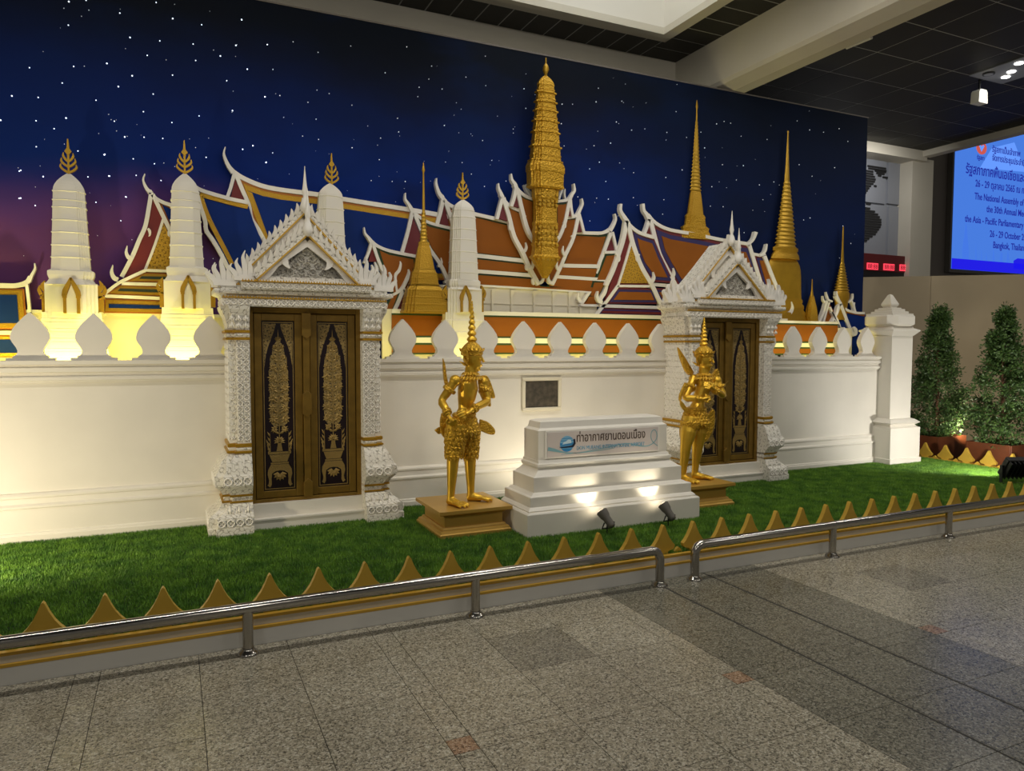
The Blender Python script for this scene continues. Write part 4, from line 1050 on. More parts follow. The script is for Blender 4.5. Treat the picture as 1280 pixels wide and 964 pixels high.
rel('ringed_base', 981.5, [(373, 23), (375, 24.5), (378, 24.5), (379, 23.5), (382, 26.5), (386, 26.5), (387, 25.5), (391, 29), (394, 29), (395, 28), (399, 32), (403, 32.5), (410, 33)], 'gold_fine', 6.95, .12)
gold_tower('gilded_mondop', 'smallest golden pointed pavilion tower beside the bell shaped chedi', 1014,
           [('spire', 'ro', [(349, .4), (362, .9), (368, 1.6), (371, 2.4)], 'gold'), ('body', 'sq', [(370, 2.2), (377, 3.6), (383, 5), (390, 6), (403, 7)], 'gold_relief')], 6.93, .4)
gold_tower('gilded_chedi', 'slim golden ringed chedi at the far right above the small blue roof', 1051,
           [('spire', 'ro', [(283, .4), (285, .8), (310, 1.2), (328, 2.0)], 'gold'),
            ('ringed_spire', 'ro', rings(328, 364, 2.0, 8.0, 10, 1.15), 'gold'),
            ('bulb', 'ro', [(364, 8), (367, 9.5), (372, 9.6), (377, 8), (384, 7), (400, 7)], 'gold_fine')], 6.93, .3)
# ------------------------------------------------------------------ temple halls, cut and layered boards
WB = 'white_board'
def hall(label, px, py, Y): 
    x, z = at(px, py, Y); return root('temple_hall', label, 'building', (x, Y, z), 'temple halls before the night sky')
def chofa(h, pts, Y, ws=(1.2, 3.0, 4.2, 5.0)): return R('roof_finial', h, WB, pts, list(ws), Y-.012, .05)
def ridge(h, pts, Y, w=4.0): return R('ridge', h, WB, pts, w, Y-.008, .05)
def barge(h, pts, Y, w=4.2): return R('bargeboard', h, WB, pts, w, Y-.012, .05)
def hook(h, x, y, Y, s=1, sc=1.0):
    return R('naga_hook', h, WB, [(x-s*3.5*sc, y+11*sc), (x-s*.5*sc, y+9.5*sc), (x+s*1.2*sc, y+5.5*sc), (x+s*.4*sc, y)], [3.2*sc, 3.4*sc, 2.6*sc, .7], Y-.016, .05)
def drop(h, x, y, Y, s=1, sc=1.0):
    return R('scroll', h, WB, [(x-s*2*sc, y-4*sc), (x, y-1*sc), (x+s*.2*sc, y+3*sc), (x-s*1.2*sc, y+5*sc)], [2.4*sc, 3.4*sc, 2.4*sc, .6], Y-.014, .03)
def band(h, nm, m, pts, Y, w, th=.03): return R(nm, h, m, pts, w, Y, th, n=1)

# --- far left: end of a small blue roofed hall
h = hall('end of a small blue roofed hall with gold border at the far left edge', 10, 445, 6.90)
field(h, [(-60, 360), (30, 361), (34, 412), (-60, 412)], 6.90, [('roof_border', 'brown', 0), ('gold_border', 'gold_fine', .012), ('roof_field', 'blue', .05)])
ridge(h, [(-60, 356), (0, 357), (20, 357), (33, 353), (38, 346)], 6.90, 6)
chofa(h, [(43, 329), (43.5, 336), (39, 345), (36, 352)], 6.90, (1.2, 2.8, 4, 5))
barge(h, [(33, 355), (36, 380), (38, 412)], 6.90, 4)
band(h, 'white_strip', WB, [(-60, 416), (36, 416)], 6.895, 5)
field(h, [(-60, 419), (40, 419), (44, 447), (-60, 447)], 6.90, [('roof_border', 'brown', 0), ('gold_border', 'gold_fine', .01), ('roof_field', 'blue', .035)])
S('wall', h, 'cream', [(-60, 440), (60, 440), (60, 470), (-60, 470)], 6.92)

# --- left hall: blue tiled roof in three tiers, gold border
h = hall('large temple hall with tiered blue roof, gold borders and red gables at left', 230, 450, 6.90)
Y = 6.955
field(h, [(299, 224), (312, 230), (330, 236.5), (352, 241), (400, 247), (430, 252.5), (508, 265), (545, 271), (572, 277), (572, 350), (345, 350), (318, 276)], Y, [('roof_border', 'brown', 0), ('gold_border', 'gold_fine', .02), ('roof_field', 'blue', .065)])
S('gable_panel', h, 'red', [(294, 224), (307, 252), (288, 248)], Y)
ridge(h, [(291, 214), (303, 222), (325, 231.5), (350, 237), (400, 243.5), (430, 249), (508, 261.5), (540, 267), (572, 273)], Y, 5.5)
chofa(h, [(281.5, 183.5), (280, 193), (285, 206), (291.5, 215)], Y, (1, 3, 4.5, 6))
barge(h, [(293, 217), (288.5, 234), (283, 250)], Y, 4.4)
barge(h, [(295.5, 219), (302, 235), (311, 256), (314.5, 273), (323, 287), (334, 308), (341, 325)], Y, 5); drop(h, 314, 275, Y, 1)
S('roof_field', h, 'blue', [(252, 245), (283, 252), (311, 258), (316, 275), (345, 345), (284, 345)], 6.93)
R('gold_border', h, 'gold_fine', [(250, 243), (268, 248), (290, 254), (310, 258.5)], 5.5, 6.922, .03)
R('gold_border', h, 'gold_fine', [(251, 246), (262, 275), (281, 312), (290, 330)], 5.5, 6.922, .03)
ridge(h, [(240, 230.5), (250, 237), (268, 243), (290, 249), (309, 253)], 6.92, 4.6)
barge(h, [(246, 240), (250, 256), (256.5, 276), (258, 288), (266, 300), (276, 317), (285, 335)], 6.92, 5); drop(h, 257, 286, 6.92, 1)
# front gable
S('gable_panel', h, 'red', [(190, 245), (200, 262), (222, 300), (236, 345), (152, 347), (172, 310), (184, 280)], 6.91)
S('gold_border', h, 'brown', [(194, 246), (216, 260), (216, 290)], 6.915)
S('roof_field', h, 'blue', [(203, 256), (215, 262), (215, 285)], 6.908)
S('pediment', h, 'gold_carved', [(204.5, 280), (235, 339), (182.5, 339)], 6.895)
R('pediment_edge', h, WB, [(204, 274), (194, 305), (180, 341)], 3.4, 6.89, .03)
ridge(h, [(187, 238), (194, 247), (203, 252.5), (216, 257)], 6.905, 4.2)
chofa(h, [(181, 217), (179, 225), (183, 235), (189, 241.5)], 6.905, (1, 2.6, 3.8, 5.4))
barge(h, [(189, 241), (186, 260), (181.5, 283), (174, 300), (167, 317), (160, 331), (152, 346)], 6.905, 5.4); drop(h, 187, 290, 6.905, 1, 1.1)
barge(h, [(191, 243), (200, 262), (212, 287), (216, 296)], 6.905, 5); drop(h, 211, 291, 6.905, -1)
hook(h, 159.5, 307, 6.90, -1, 1.5); hook(h, 141.5, 331, 6.90, -1, 1.7)
# skirt roofs
for (pts, inn) in (([(181, 341), (215, 342), (212, 353), (156, 352.5)], [(177, 345.3), (212, 346), (210, 349.5), (174, 348.5)]),
                   ([(151, 356), (212, 358.5), (210, 371), (132, 368)], [(150, 360.5), (210, 362.5), (209, 366), (147, 364)]),
                   ([(131, 373), (212, 376), (212, 392.5), (129, 391)], [(136, 380), (212, 382), (212, 386.5), (136, 385)])):
    field(h, pts, 6.885, [('roof_border', 'brown', 0), ('gold_border', 'gold_fine', .012)])
    S('roof_field', h, 'dark' if inn[0][1] < 370 else 'blue', inn, 6.874, .01)
band(h, 'white_strip', WB, [(152, 354.5), (212, 356)], 6.878, 4); band(h, 'white_strip', WB, [(131, 370), (212, 373.5)], 6.878, 4)
R('white_strip', h, WB, [(184, 338), (212, 339)], 3.5, 6.878, .03, n=1)
R('bargeboard', h, WB, [(184, 337), (160, 348), (148, 354), (131, 367)], 4, 6.876, .03)
S('wall', h, 'cream', [(40, 389), (300, 394), (300, 470), (40, 470)], 6.93)
band(h, 'white_strip', WB, [(28, 389), (300, 396)], 6.915, 4)

# --- orange wing beside the left gate
h = hall('orange roofed wing with dark red gable beside the golden stepped chedi', 535, 395, 6.90)
Y = 6.925
field(h, [(520, 269), (537, 281), (562, 287), (582, 291), (582, 352), (560, 355), (551, 331), (536, 309)], Y, [('roof_border', 'green', 0), ('roof_field', 'orange', .022)])
S('gable_panel', h, 'maroon', [(516, 272), (534, 312), (540, 330), (502, 318)], Y)
ridge(h, [(515, 261), (523, 270), (537, 278.5), (562, 285), (575, 287)], Y, 3.6)
chofa(h, [(507, 241), (507, 249), (511, 255), (515.5, 263)], Y, (1, 2.6, 3.4, 4.6))
barge(h, [(516, 264), (510, 290), (503, 315)], Y, 4.4); barge(h, [(518, 266), (527, 288), (536, 309), (551, 331), (560, 350)], Y, 4.4)
hook(h, 551, 322, Y, 1, 1.0); hook(h, 559, 343, Y, 1, .9)
field(h, [(470, 308), (487, 316), (519, 322), (524, 396), (500, 396), (482, 347)], 6.90, [('roof_border', 'green', 0), ('roof_field', 'orange', .022)])
S('gable_panel', h, 'red', [(465, 308), (471, 327), (461, 327)], 6.90)
ridge(h, [(464, 301), (472, 307.5), (487, 313.5), (520, 320.5)], 6.895, 3.8)
chofa(h, [(455.3, 284), (456.6, 291.5), (460, 296), (465, 303)], 6.895, (1, 2.4, 3.2, 5))
barge(h, [(464.5, 304), (461, 316), (455.5, 329)], 6.895, 3.4); barge(h, [(466.5, 305), (472, 322), (478, 337), (484, 350)], 6.895, 3.8)
R('naga_hook', h, WB, [(497, 368), (494.5, 350), (495, 343), (499, 338), (501, 330), (500, 326.5)], [2.4, 2.8, 4, 4, 2.6, .8], 6.885, .04)
field(h, [(489, 368), (501, 364), (488, 398), (474, 425), (462, 425)], 6.87, [('roof_border', 'green', 0), ('roof_field', 'orange', .018)])
S('gable_panel', h, 'red', [(505, 367), (511.5, 388), (497, 388)], 6.87)
R('ridge', h, WB, [(489, 370), (498, 365), (504, 359), (509, 349), (511.5, 341), (511, 336.5)], [2.5, 3.4, 4.2, 4.4, 2.8, .8], 6.86, .04)
barge(h, [(504.5, 362), (497, 380), (488, 399), (478, 420)], 6.865, 4.6); barge(h, [(505, 361), (510, 375), (515, 389)], 6.865, 3.6); drop(h, 493, 402, 6.86, 1, 1.3)

# --- long gallery roof behind the merlons
h = root('gallery_roof', 'long orange gallery roof with green trims running behind the wall merlons', 'building', (at(700, 445, 6.82)[0], 6.82, 1.50), 'temple halls before the night sky')
Y = 6.82
za = at(600, 391.5, Y)[1]
def gal(nm, m, y0, y1, dy, xl=490, xr=965):
    zl = at(600, y1, Y)[1]; zh = at(600, y0, Y)[1]
    x0_ = at(xl, 420, Y)[0]; x1_ = at(xr, 420, Y)[0]
    MB().box(x0_, x1_, Y+dy, Y+dy+.035, zl, zh).build(nm, m, h)
gal('wall', 'cream', 389, 452, .012, 478, 985)
gal('ridge', WB, 389, 394, -.012); gal('green_trim', 'green', 394, 396, -.004); gal('roof_field', 'orange', 396, 420.5, 0); gal('green_trim', 'green', 420.5, 422.5, -.004)
gal('white_strip', WB, 422.5, 429, -.008); gal('green_trim', 'green', 429, 431.5, -.004); gal('roof_field', 'orange', 431.5, 441, 0); gal('green_trim', 'green', 441, 443, -.004)
h = root('gallery_roof', 'short orange gallery roof with green trims between right gate and pillar', 'building', (at(1010, 445, 6.82)[0], 6.82, 1.50), 'temple halls before the night sky')
gal('wall', 'cream', 402, 452, .012, 962, 1066)
za = None
def gal2(nm, m, y0, y1, dy):
    zl = at(1010, y1, Y)[1]; zh = at(1010, y0, Y)[1]
    MB().box(at(962, 420, Y)[0], at(1047, 420, Y)[0], Y+dy, Y+dy+.035, zl, zh).build(nm, m, h)
gal2('ridge', WB, 401.5, 404.5, -.012); gal2('green_trim', 'green', 404.5, 406.3, -.004); gal2('roof_field', 'orange', 406.3, 427, 0); gal2('green_trim', 'green', 427, 429, -.004)
gal2('white_strip', WB, 429, 434, -.008); gal2('green_trim', 'green', 434, 436, -.004); gal2('roof_field', 'orange', 436, 442, 0); gal2('green_trim', 'green', 442, 443.5, -.004)

# --- centre hall under the tall prang
h = hall('centre temple hall with tiered orange roofs crossing under the tall golden prang', 681, 392, 6.90)
Y = 6.95
field(h, [(556, 253), (568, 261), (592, 268.5), (638, 280), (658, 326), (560, 315)], Y, [('roof_border', 'green', 0), ('roof_field', 'orange', .025)])
S('gable_panel', h, 'maroon', [(555.5, 257), (562, 284), (549.5, 281)], 6.94)
ridge(h, [(552, 245), (558.5, 253.5), (568, 259), (590, 266.5), (620, 273.5), (638, 278)], 6.935, 4.4)
chofa(h, [(546, 222.5), (545.6, 230), (549, 241), (553.5, 247)], 6.935, (1.2, 2.8, 4.0, 5.4))
barge(h, [(554, 249), (551, 264), (546.5, 281)], 6.935, 4.6); barge(h, [(556, 250), (562, 266), (568, 285)], 6.935, 4.6)
# right wing
field(h, [(719, 292), (748, 294), (760, 293), (752, 320), (746, 342), (700, 338), (708, 318)], Y, [('roof_border', 'green', 0), ('roof_field', 'orange', .022)])
S('gable_panel', h, 'maroon', [(765, 296), (770, 313), (758, 314)], Y)
ridge(h, [(717, 290.5), (747, 291.5), (757, 290), (764, 286)], 6.94, 4)
chofa(h, [(769, 267), (770.2, 273.5), (767.5, 281), (763, 288.5)], 6.935, (1.2, 2.4, 3.4, 4.4))
barge(h, [(764, 291), (756, 313), (750, 328), (746, 342)], 6.935, 4); barge(h, [(766, 290), (769, 303), (771.5, 314)], 6.935, 3)
field(h, [(757, 318), (771, 317), (766, 335), (758, 352), (743, 352), (750, 336)], 6.92, [('roof_border', 'green', 0), ('roof_field', 'orange', .018)])
ridge(h, [(756, 315.5), (773, 315)], 6.915, 3.4); barge(h, [(772, 316), (768, 331), (762, 347)], 6.912, 4)
# skirts of the hall
field(h, [(590, 322), (660, 330), (668, 342), (593, 340)], 6.925, [('roof_border', 'green', 0), ('roof_field', 'orange', .012)])
field(h, [(590, 342), (668, 348), (676, 357), (690, 358), (745, 358), (742, 366), (600, 357)], 6.925, [('roof_border', 'green', 0), ('roof_field', 'orange', .012)])
field(h, [(700, 333), (748, 335), (744, 348), (694, 346)], 6.925, [('roof_border', 'green', 0), ('roof_field', 'orange', .012)])
field(h, [(690, 346), (742, 350), (738, 363), (684, 359)], 6.924, [('roof_border', 'green', 0), ('roof_field', 'orange', .012)])
field(h, [(742, 352), (758, 352), (748, 372), (736, 371)], 6.922, [('roof_border', 'green', 0), ('roof_field', 'orange', .012)])
band(h, 'white_strip', WB, [(588, 318.6), (659, 326.5)], 6.915, 5); band(h, 'white_strip', WB, [(590, 338.7), (668, 344.5)], 6.915, 4.6)
band(h, 'white_strip', WB, [(704, 332), (750, 333)], 6.915, 4.6); band(h, 'white_strip', WB, [(697, 346), (760, 350)], 6.915, 4.2)
# porch
S('wall', h, 'cream', [(540, 356), (700, 361), (746, 365), (746, 396), (540, 390)], 6.935)
band(h, 'white_strip', WB, [(540, 357.2), (602, 357.2), (680, 361.5), (745, 365.5)], 6.92, 2.6)
band(h, 'white_strip', 'cream', [(594, 378.5), (744, 383)], 6.926, 1.2)
for px in (616, 640, 668, 692, 712, 726):
    a = at(px, 362+(px-616)*.03, 6.915); b = at(px, 380+(px-616)*.03, 6.915)
    MB().box(a[0]-.012, a[0]+.012, 6.915, 6.94, b[1]-.10, a[1]).prism([(a[0]-.012, a[1]), (a[0]+.05, a[1]), (a[0]+.012, a[1]-.06)], 6.918, 6.94).build('porch_column', 'cream', h)
S('roof_field', h, 'orange', [(737, 371), (746, 370), (746, 380), (731, 380)], 6.91)
barge(h, [(737, 366), (730, 376), (726, 382)], 6.905, 3); hook(h, 724.5, 366, 6.905, -1, 1.1); R('white_strip', h, WB, [(724, 381.5), (748, 382)], 3, 6.905, .03, n=1)
# central crossing roofs
Y = 6.90
field(h, [(631, 253), (640, 260), (652, 266), (668, 303), (680, 352), (672, 352), (657, 327), (643, 296), (638, 277)], Y, [('roof_border', 'green', 0), ('roof_field', 'orange', .02)])
field(h, [(723, 272), (708, 273), (692, 303), (684, 352), (692, 352), (707, 318), (716, 299)], Y, [('roof_border', 'green', 0), ('roof_field', 'orange', .02)])
S('roof_field', h, 'orange', [(665, 300), (697, 300), (690, 352), (674, 352)], Y+.005)
S('gable_panel', h, 'maroon', [(629.5, 253), (636, 277), (623.5, 273)], Y); S('gable_panel', h, 'maroon', [(725, 274), (729, 290), (719, 290)], Y)
for pts in ([(626, 243), (632, 252), (640, 259), (652, 264), (655, 265)], [(724, 266), (718, 271), (707, 272), (704, 272)]): ridge(h, pts, Y-.008, 3.6)
chofa(h, [(623.3, 229), (623.8, 235.5), (626, 240.5), (628.5, 247)], Y-.008, (1.2, 2.8, 3.6, 4.8)); chofa(h, [(727.8, 248), (728.5, 255), (725.5, 262), (723, 268)], Y-.008, (1.2, 2.6, 3.2, 4.0))
barge(h, [(628.5, 247), (625, 260), (621.5, 274)], Y-.008, 4); barge(h, [(629.5, 247), (636.5, 270), (643, 295), (653, 314), (663, 336), (674, 356)], Y-.010, 4.8)
barge(h, [(724.5, 268), (727.5, 279), (730.5, 291)], Y-.008, 3); barge(h, [(724, 267), (717, 297), (708, 317), (700, 336), (690.5, 356)], Y-.010, 4.2)
for x, y, s in ((657, 303, 1), (665.5, 325, 1), (678, 342, 1), (705, 307.5, -1), (697.5, 326, -1), (687, 342, -1)): hook(h, x, y, Y-.012, s, 1.1)
drop(h, 638, 283, Y-.012, -1, 1.1); drop(h, 716.5, 298, Y-.012, 1, .9); drop(h, 659, 333, Y-.012, -1); drop(h, 667, 351, Y-.012, -1)
Y = 6.86
field(h, [(649, 243), (658, 248), (667, 251), (667, 299), (661, 288), (654, 268)], Y, [('roof_border', 'green', 0), ('roof_field', 'orange', .016)])
field(h, [(711, 252), (704, 254), (695, 254), (695, 300), (701, 293), (706, 278)], Y, [('roof_border', 'green', 0), ('roof_field', 'orange', .016)])
S('gable_panel', h, 'maroon', [(646, 243), (652, 261), (641, 257)], Y); S('gable_panel', h, 'maroon', [(713, 256), (716, 270), (708, 270)], Y)
ridge(h, [(643, 231), (650, 239.5), (658, 245.5), (667, 249)], Y-.006, 3.8); ridge(h, [(714, 246), (709, 250), (695, 252)], Y-.006, 3.4)
chofa(h, [(639.3, 217), (640.3, 224.5), (644, 230), (646, 236)], Y-.008, (1.4, 3.0, 4.0, 5.0)); chofa(h, [(717.8, 229.5), (718.6, 238), (715.5, 243), (712.5, 249)], Y-.008, (1.4, 2.8, 3.6, 4.2))
barge(h, [(645.5, 235), (643, 247), (639.5, 258)], Y-.006, 4); barge(h, [(647, 236), (653, 262), (658, 281), (663, 293), (669, 301)], Y-.010, 4.6)
barge(h, [(713.5, 249), (714.5, 260), (716.5, 271)], Y-.006, 2.8); barge(h, [(712.5, 249), (707, 276), (701, 293), (695, 303)], Y-.010, 4.2)
hook(h, 671.3, 290, Y-.012, 1, 1.0); hook(h, 692.7, 292, Y-.012, -1, 1.0); drop(h, 655.5, 273, Y-.012, -1, .9); drop(h, 706.5, 281, Y-.012, 1, .9)
for pts in ([(654.8, 231), (658, 238), (663, 245)], [(658.2, 230), (661, 237), (666, 244)], [(703.8, 235.5), (701, 243), (699, 249)], [(706.6, 236), (706, 243), (707, 249)]): R('roof_finial', h, WB, pts, [.8, 2, 2.4], 6.93, .04)

# --- right hall: orange field with blue and maroon borders
h = hall('temple hall with carved gold pediment and orange roof bordered in maroon and blue', 800, 398, 6.90)
Y = 6.93
TRI = [('roof_border', 'maroon', 0), ('blue_border', 'navy', .035), ('roof_field', 'orange', .085)]
field(h, [(815, 281), (838, 290), (870, 296), (902, 303), (936, 307), (957, 362), (848, 358), (835, 337), (824, 317)], Y, TRI)
S('gable_panel', h, 'red', [(811, 280), (817, 295), (807, 294)], Y)
ridge(h, [(810, 268), (819.5, 278.5), (837, 287), (870, 293), (901, 299.5), (936, 305)], Y-.008, 4)
chofa(h, [(804.3, 254.5), (805.3, 263), (809, 268), (813, 275)], Y-.008, (3.0, 3.4, 4.2, 5.4))
barge(h, [(812, 274), (809, 284), (805.5, 293)], Y-.008, 3.6); barge(h, [(813.5, 275), (819, 297), (825, 318), (835, 338), (845, 357), (849, 366)], Y-.008, 4.8); hook(h, 841.5, 335, Y-.012, 1, 1.2)
chofa(h, [(945.5, 290), (942.5, 298.5), (938, 303.5), (934, 307)], Y-.008, (4.0, 3.0, 3.2, 4.2))
barge(h, [(937, 306), (945, 333), (954, 362)], Y-.008, 4.2)
field(h, [(943, 320), (956, 321), (972, 358), (990, 399), (966, 399), (955, 362)], Y+.01, [('roof_border', 'maroon', 0), ('blue_border', 'navy', .022), ('roof_field', 'orange', .05)])
ridge(h, [(942, 317.5), (951, 319), (957, 317)], Y, 3.4); chofa(h, [(959, 305), (957.3, 313), (954, 317.5), (950, 319.5)], Y-.006, (1.4, 2.6, 3.2, 3.6))
barge(h, [(956, 320), (966, 346), (978, 375), (990, 400)], Y-.006, 4.2)
hook(h, 989, 377, Y-.010, 1, 1.4)
band(h, 'white_strip', WB, [(812, 355), (850, 358.5), (955, 362)], Y-.012, 4)
field(h, [(816, 360), (960, 366), (962, 399), (834, 396)], Y-.002, [('roof_border', 'maroon', 0), ('blue_border', 'navy', .02), ('roof_field', 'orange', .045)])
# front roof tier and gable
Y = 6.905
field(h, [(788, 285), (801, 293.5), (818, 299), (826, 319), (843, 354), (816, 352), (801, 331), (794, 313)], Y, [('roof_border', 'maroon', 0), ('blue_border', 'navy', .022), ('roof_field', 'orange', .058)])
S('gable_panel', h, 'red', [(784, 286), (796, 320), (815, 358), (756, 377), (766, 347), (775, 318)], Y-.004)
S('pediment', h, 'gold_carved', [(790.5, 305), (812, 354), (774, 354)], Y-.016)
R('pediment_edge', h, WB, [(790, 300), (783, 325), (773, 357)], 2.4, Y-.022, .02)
ridge(h, [(782, 273), (788, 282), (800, 291), (818, 296.8)], Y-.01, 4)
chofa(h, [(776.6, 254.8), (776.2, 263), (780, 270), (784.5, 277)], Y-.012, (3.0, 3.4, 4.2, 5.2))
barge(h, [(783.5, 276), (780, 297), (774, 317), (767, 337), (758, 357)], Y-.012, 5); barge(h, [(785, 277), (790, 299), (796, 318), (803, 335), (815, 356), (822, 371), (828, 384)], Y-.012, 5)
drop(h, 773.5, 322, Y-.016, 1, 1.2); drop(h, 797, 322, Y-.016, -1, 1.1); hook(h, 816.5, 340, Y-.016, 1, 1.2); hook(h, 831, 367, Y-.016, 1, 1.2)
R('naga_hook', h, WB, [(752, 381), (751, 374), (756, 366), (759, 357), (760, 354)], [4, 4.4, 4.4, 3, .8], Y-.016, .04); hook(h, 748.5, 364, Y-.018, -1, 1.3)
R('white_strip', h, WB, [(773, 357), (768, 364), (758, 378), (744, 396)], 3.6, Y-.018, .03, n=1); band(h, 'white_strip', WB, [(772, 357.5), (816, 358)], Y-.018, 3)
field(h, [(772, 360), (815, 361), (824, 380), (758, 379.5)], Y-.006, [('roof_border', 'maroon', 0), ('blue_border', 'navy', .018), ('roof_field', 'orange', .042)])
band(h, 'white_strip', WB, [(750, 382.3), (842, 385)], Y-.018, 4)
field(h, [(752, 385), (826, 387), (834, 397), (744, 394.5)], Y-.006, [('roof_border', 'maroon', 0), ('blue_border', 'navy', .014), ('roof_field', 'red', .03)])
band(h, 'white_strip', WB, [(741, 397), (850, 400)], Y-.018, 3.6)
barge(h, [(822, 371), (829, 386), (834, 397)], Y-.02, 4)

# --- far right: small hall with blue roof
h = hall('small blue roofed hall with white gable boards at the far right edge of the backdrop', 1050, 412, 6.90)
Y = 6.91
S('roof_field', h, 'blue', [(1052, 388), (1066, 392), (1082, 393), (1082, 447), (1062, 447), (1050, 415)], Y)
R('gold_border', h, 'brown', [(1050, 384), (1060, 390), (1081, 394)], 3.0, Y-.006, .03); R('gold_border', h, 'brown', [(1052, 388), (1058, 402), (1066, 418)], 2.4, Y-.006, .03)
ridge(h, [(1046, 370), (1050, 379), (1058, 387), (1070, 391), (1081, 391.5)], Y-.01, 2.8)
chofa(h, [(1046.2, 364), (1046.6, 369), (1049, 375), (1052, 381)], Y-.012, (.8, 1.8, 2.4, 3))
barge(h, [(1050, 380), (1046, 392), (1039, 404)], Y-.012, 3.2); barge(h, [(1051, 380), (1057, 396), (1063, 411), (1068, 420)], Y-.012, 3.6)
barge(h, [(1040, 390), (1047, 401), (1052, 414)], Y-.014, 2.8); barge(h, [(1038, 384), (1044, 398), (1052, 414)], Y-.014, 2.0)
S('gable_panel', h, 'red', [(1050, 386), (1054, 395), (1047, 396)], Y); S('roof_field', h, 'orange', [(1036, 378), (1046, 396), (1040, 404), (1029, 403)], Y+.01)
S('roof_field', h, 'blue', [(1048, 402), (1056, 402), (1062, 425), (1052, 425)], Y-.005)
barge(h, [(1034, 376), (1030, 390), (1024.5, 403)], Y, 2.6); barge(h, [(1037, 378), (1033, 391), (1030, 403)], Y, 2.0)
R('roof_finial', h, WB, [(1033, 365), (1034, 370), (1036, 375), (1041, 377)], [.8, 2, 2.4, 2], Y, .03); R('roof_finial', h, WB, [(1029, 370), (1030, 376), (1034, 381)], [.8, 2, 2], Y, .03)
R('roof_finial', h, WB, [(1066.5, 367), (1066, 373), (1063, 377), (1059, 378)], [.8, 2, 2.2, 1.6], Y, .03); R('roof_finial', h, WB, [(1068.5, 378), (1068, 384), (1070, 391)], [.8, 2, 2], Y, .03)
barge(h, [(1065, 376), (1068, 383), (1069, 391)], Y, 1.8)
drop(h, 1070, 414, Y-.014, 1, 1.2)
S('wall', h, 'cream', [(1040, 425), (1082, 425), (1082, 452), (1040, 452)], Y+.02)
# ------------------------------------------------------------------ name sign block
def text_mesh(name, body, size, m, parent, loc, normal_y=True, extrude=.0015, width=None, align='LEFT', rot=(math.pi/2, 0, 0), bold=0.0):
    cu = bpy.data.curves.new(name, 'FONT'); cu.body = body; cu.size = size; cu.extrude = extrude; cu.resolution_u = 3
    cu.align_x = align; cu.offset = bold
    o = bpy.data.objects.new(name, cu); COL.objects.link(o)
    dg = bpy.context.evaluated_depsgraph_get()
    me = bpy.data.meshes.new_from_object(o.evaluated_get(dg)); bpy.data.objects.remove(o)
    me.materials.clear(); me.materials.append(M[m])
    if width:
        xs = [v.co.x for v in me.vertices]
        if xs:
            k = width/(max(xs)-min(xs)); mn = min(xs)
            for v in me.vertices: v.co.x = (v.co.x-(mn if align == 'LEFT' else 0))*k
    q = bpy.data.objects.new(name, me); COL.objects.link(q)
    po = ORG[parent.name]; q.parent = parent
    q.location = (loc[0]-po[0], loc[1]-po[1], loc[2]-po[2]); q.rotation_euler = rot
    ORG[q.name] = tuple(loc)
    return q
b0 = G-0.012; SX = 3.22
sg = root('name_sign', 'white stepped sign block with airport name panel on the lawn', 'sign', (SX, 5.14, b0))
CYs = 5.15
MB().rect([(.815, .285, .27, b0), (.815, .285, .27, .322), (.805, .275, .265, .334)], SX, CYs).build('plinth', 'white', sg)
MB().rect([(.79, .258, .255, .33), (.792, .26, .255, .345), (.778, .245, .25, .36), (.765, .232, .24, .368), (.765, .232, .24, .442), (.757, .225, .235, .448)], SX, CYs).build('lower_step', 'white', sg)
MB().rect([(.742, .205, .225, .446), (.722, .185, .22, .462), (.705, .172, .21, .468), (.705, .172, .21, .582), (.698, .165, .205, .588)], SX, CYs).build('middle_step', 'white', sg)
MB().rect([(.695, .16, .20, .586), (.66, .13, .19, .612), (.632, .10, .18, .634), (.632, .105, .18, .642), (.645, .115, .18, .655), (.645, .115, .18, .672), (.628, .10, .18, .680), (.628, .09, .18, .70)], SX, CYs).build('upper_moulding', 'white', sg)
MB().rect([(.62, .075, .175, .695), (.62, .075, .175, .935), (.595, .05, .16, .952), (.585, .04, .15, 1.0), (.55, .01, .13, 1.012)], SX, CYs).build('head_block', 'white', sg)
SYF = CYs-.075
pan = MB().box(2.66, 3.755, SYF-.010, SYF, .708, .93).build('panel_frame', 'white_board', sg)
MB().box(2.675, 3.74, SYF-.014, SYF-.004, .721, .917).build('name_panel', 'sign_print', pan)
yF = SYF-.0155
# logo disc with stripes and an aircraft
lx, lz, lr = 2.852, .822, .064
def disc_slice(m_, z0, z1, nm):
    pts = []
    n = 14
    for k in range(n+1):
        z = z0+(z1-z0)*k/n; pts.append((lx+math.sqrt(max(1e-6, lr*lr-(z-lz)**2)), z))
    pts += [(2*lx-x, z) for x, z in pts[::-1]]
    MB().prism(pts, yF-.001, yF+.002).build(nm, m_, pan)
MB().prism([(lx+lr*math.cos(k*math.pi/16), lz+lr*math.sin(k*math.pi/16)) for k in range(32)], yF, yF+.002).build('logo_disc', 'logo_mid', pan)
cuts = [-1, -.62, -.54, -.28, -.20, .12, .34, .42, .64, .70, 1]
for k, (a, c) in enumerate(zip(cuts[::2], cuts[1::2])): disc_slice('logo_disc', lz+a*lr*.999, lz+c*lr*.999, 'logo_stripe') if False else disc_slice('logo_blue', lz+a*lr*.999, lz+c*lr*.999, 'logo_stripe')
MB().prism([(lx-.045, lz-.004), (lx+.04, lz+.004), (lx+.034, lz+.03), (lx+.012, lz+.034), (lx-.008, lz+.022), (lx-.03, lz+.014)], yF-.002, yF+.002).build('logo_cloud', 'logo_pale', pan)
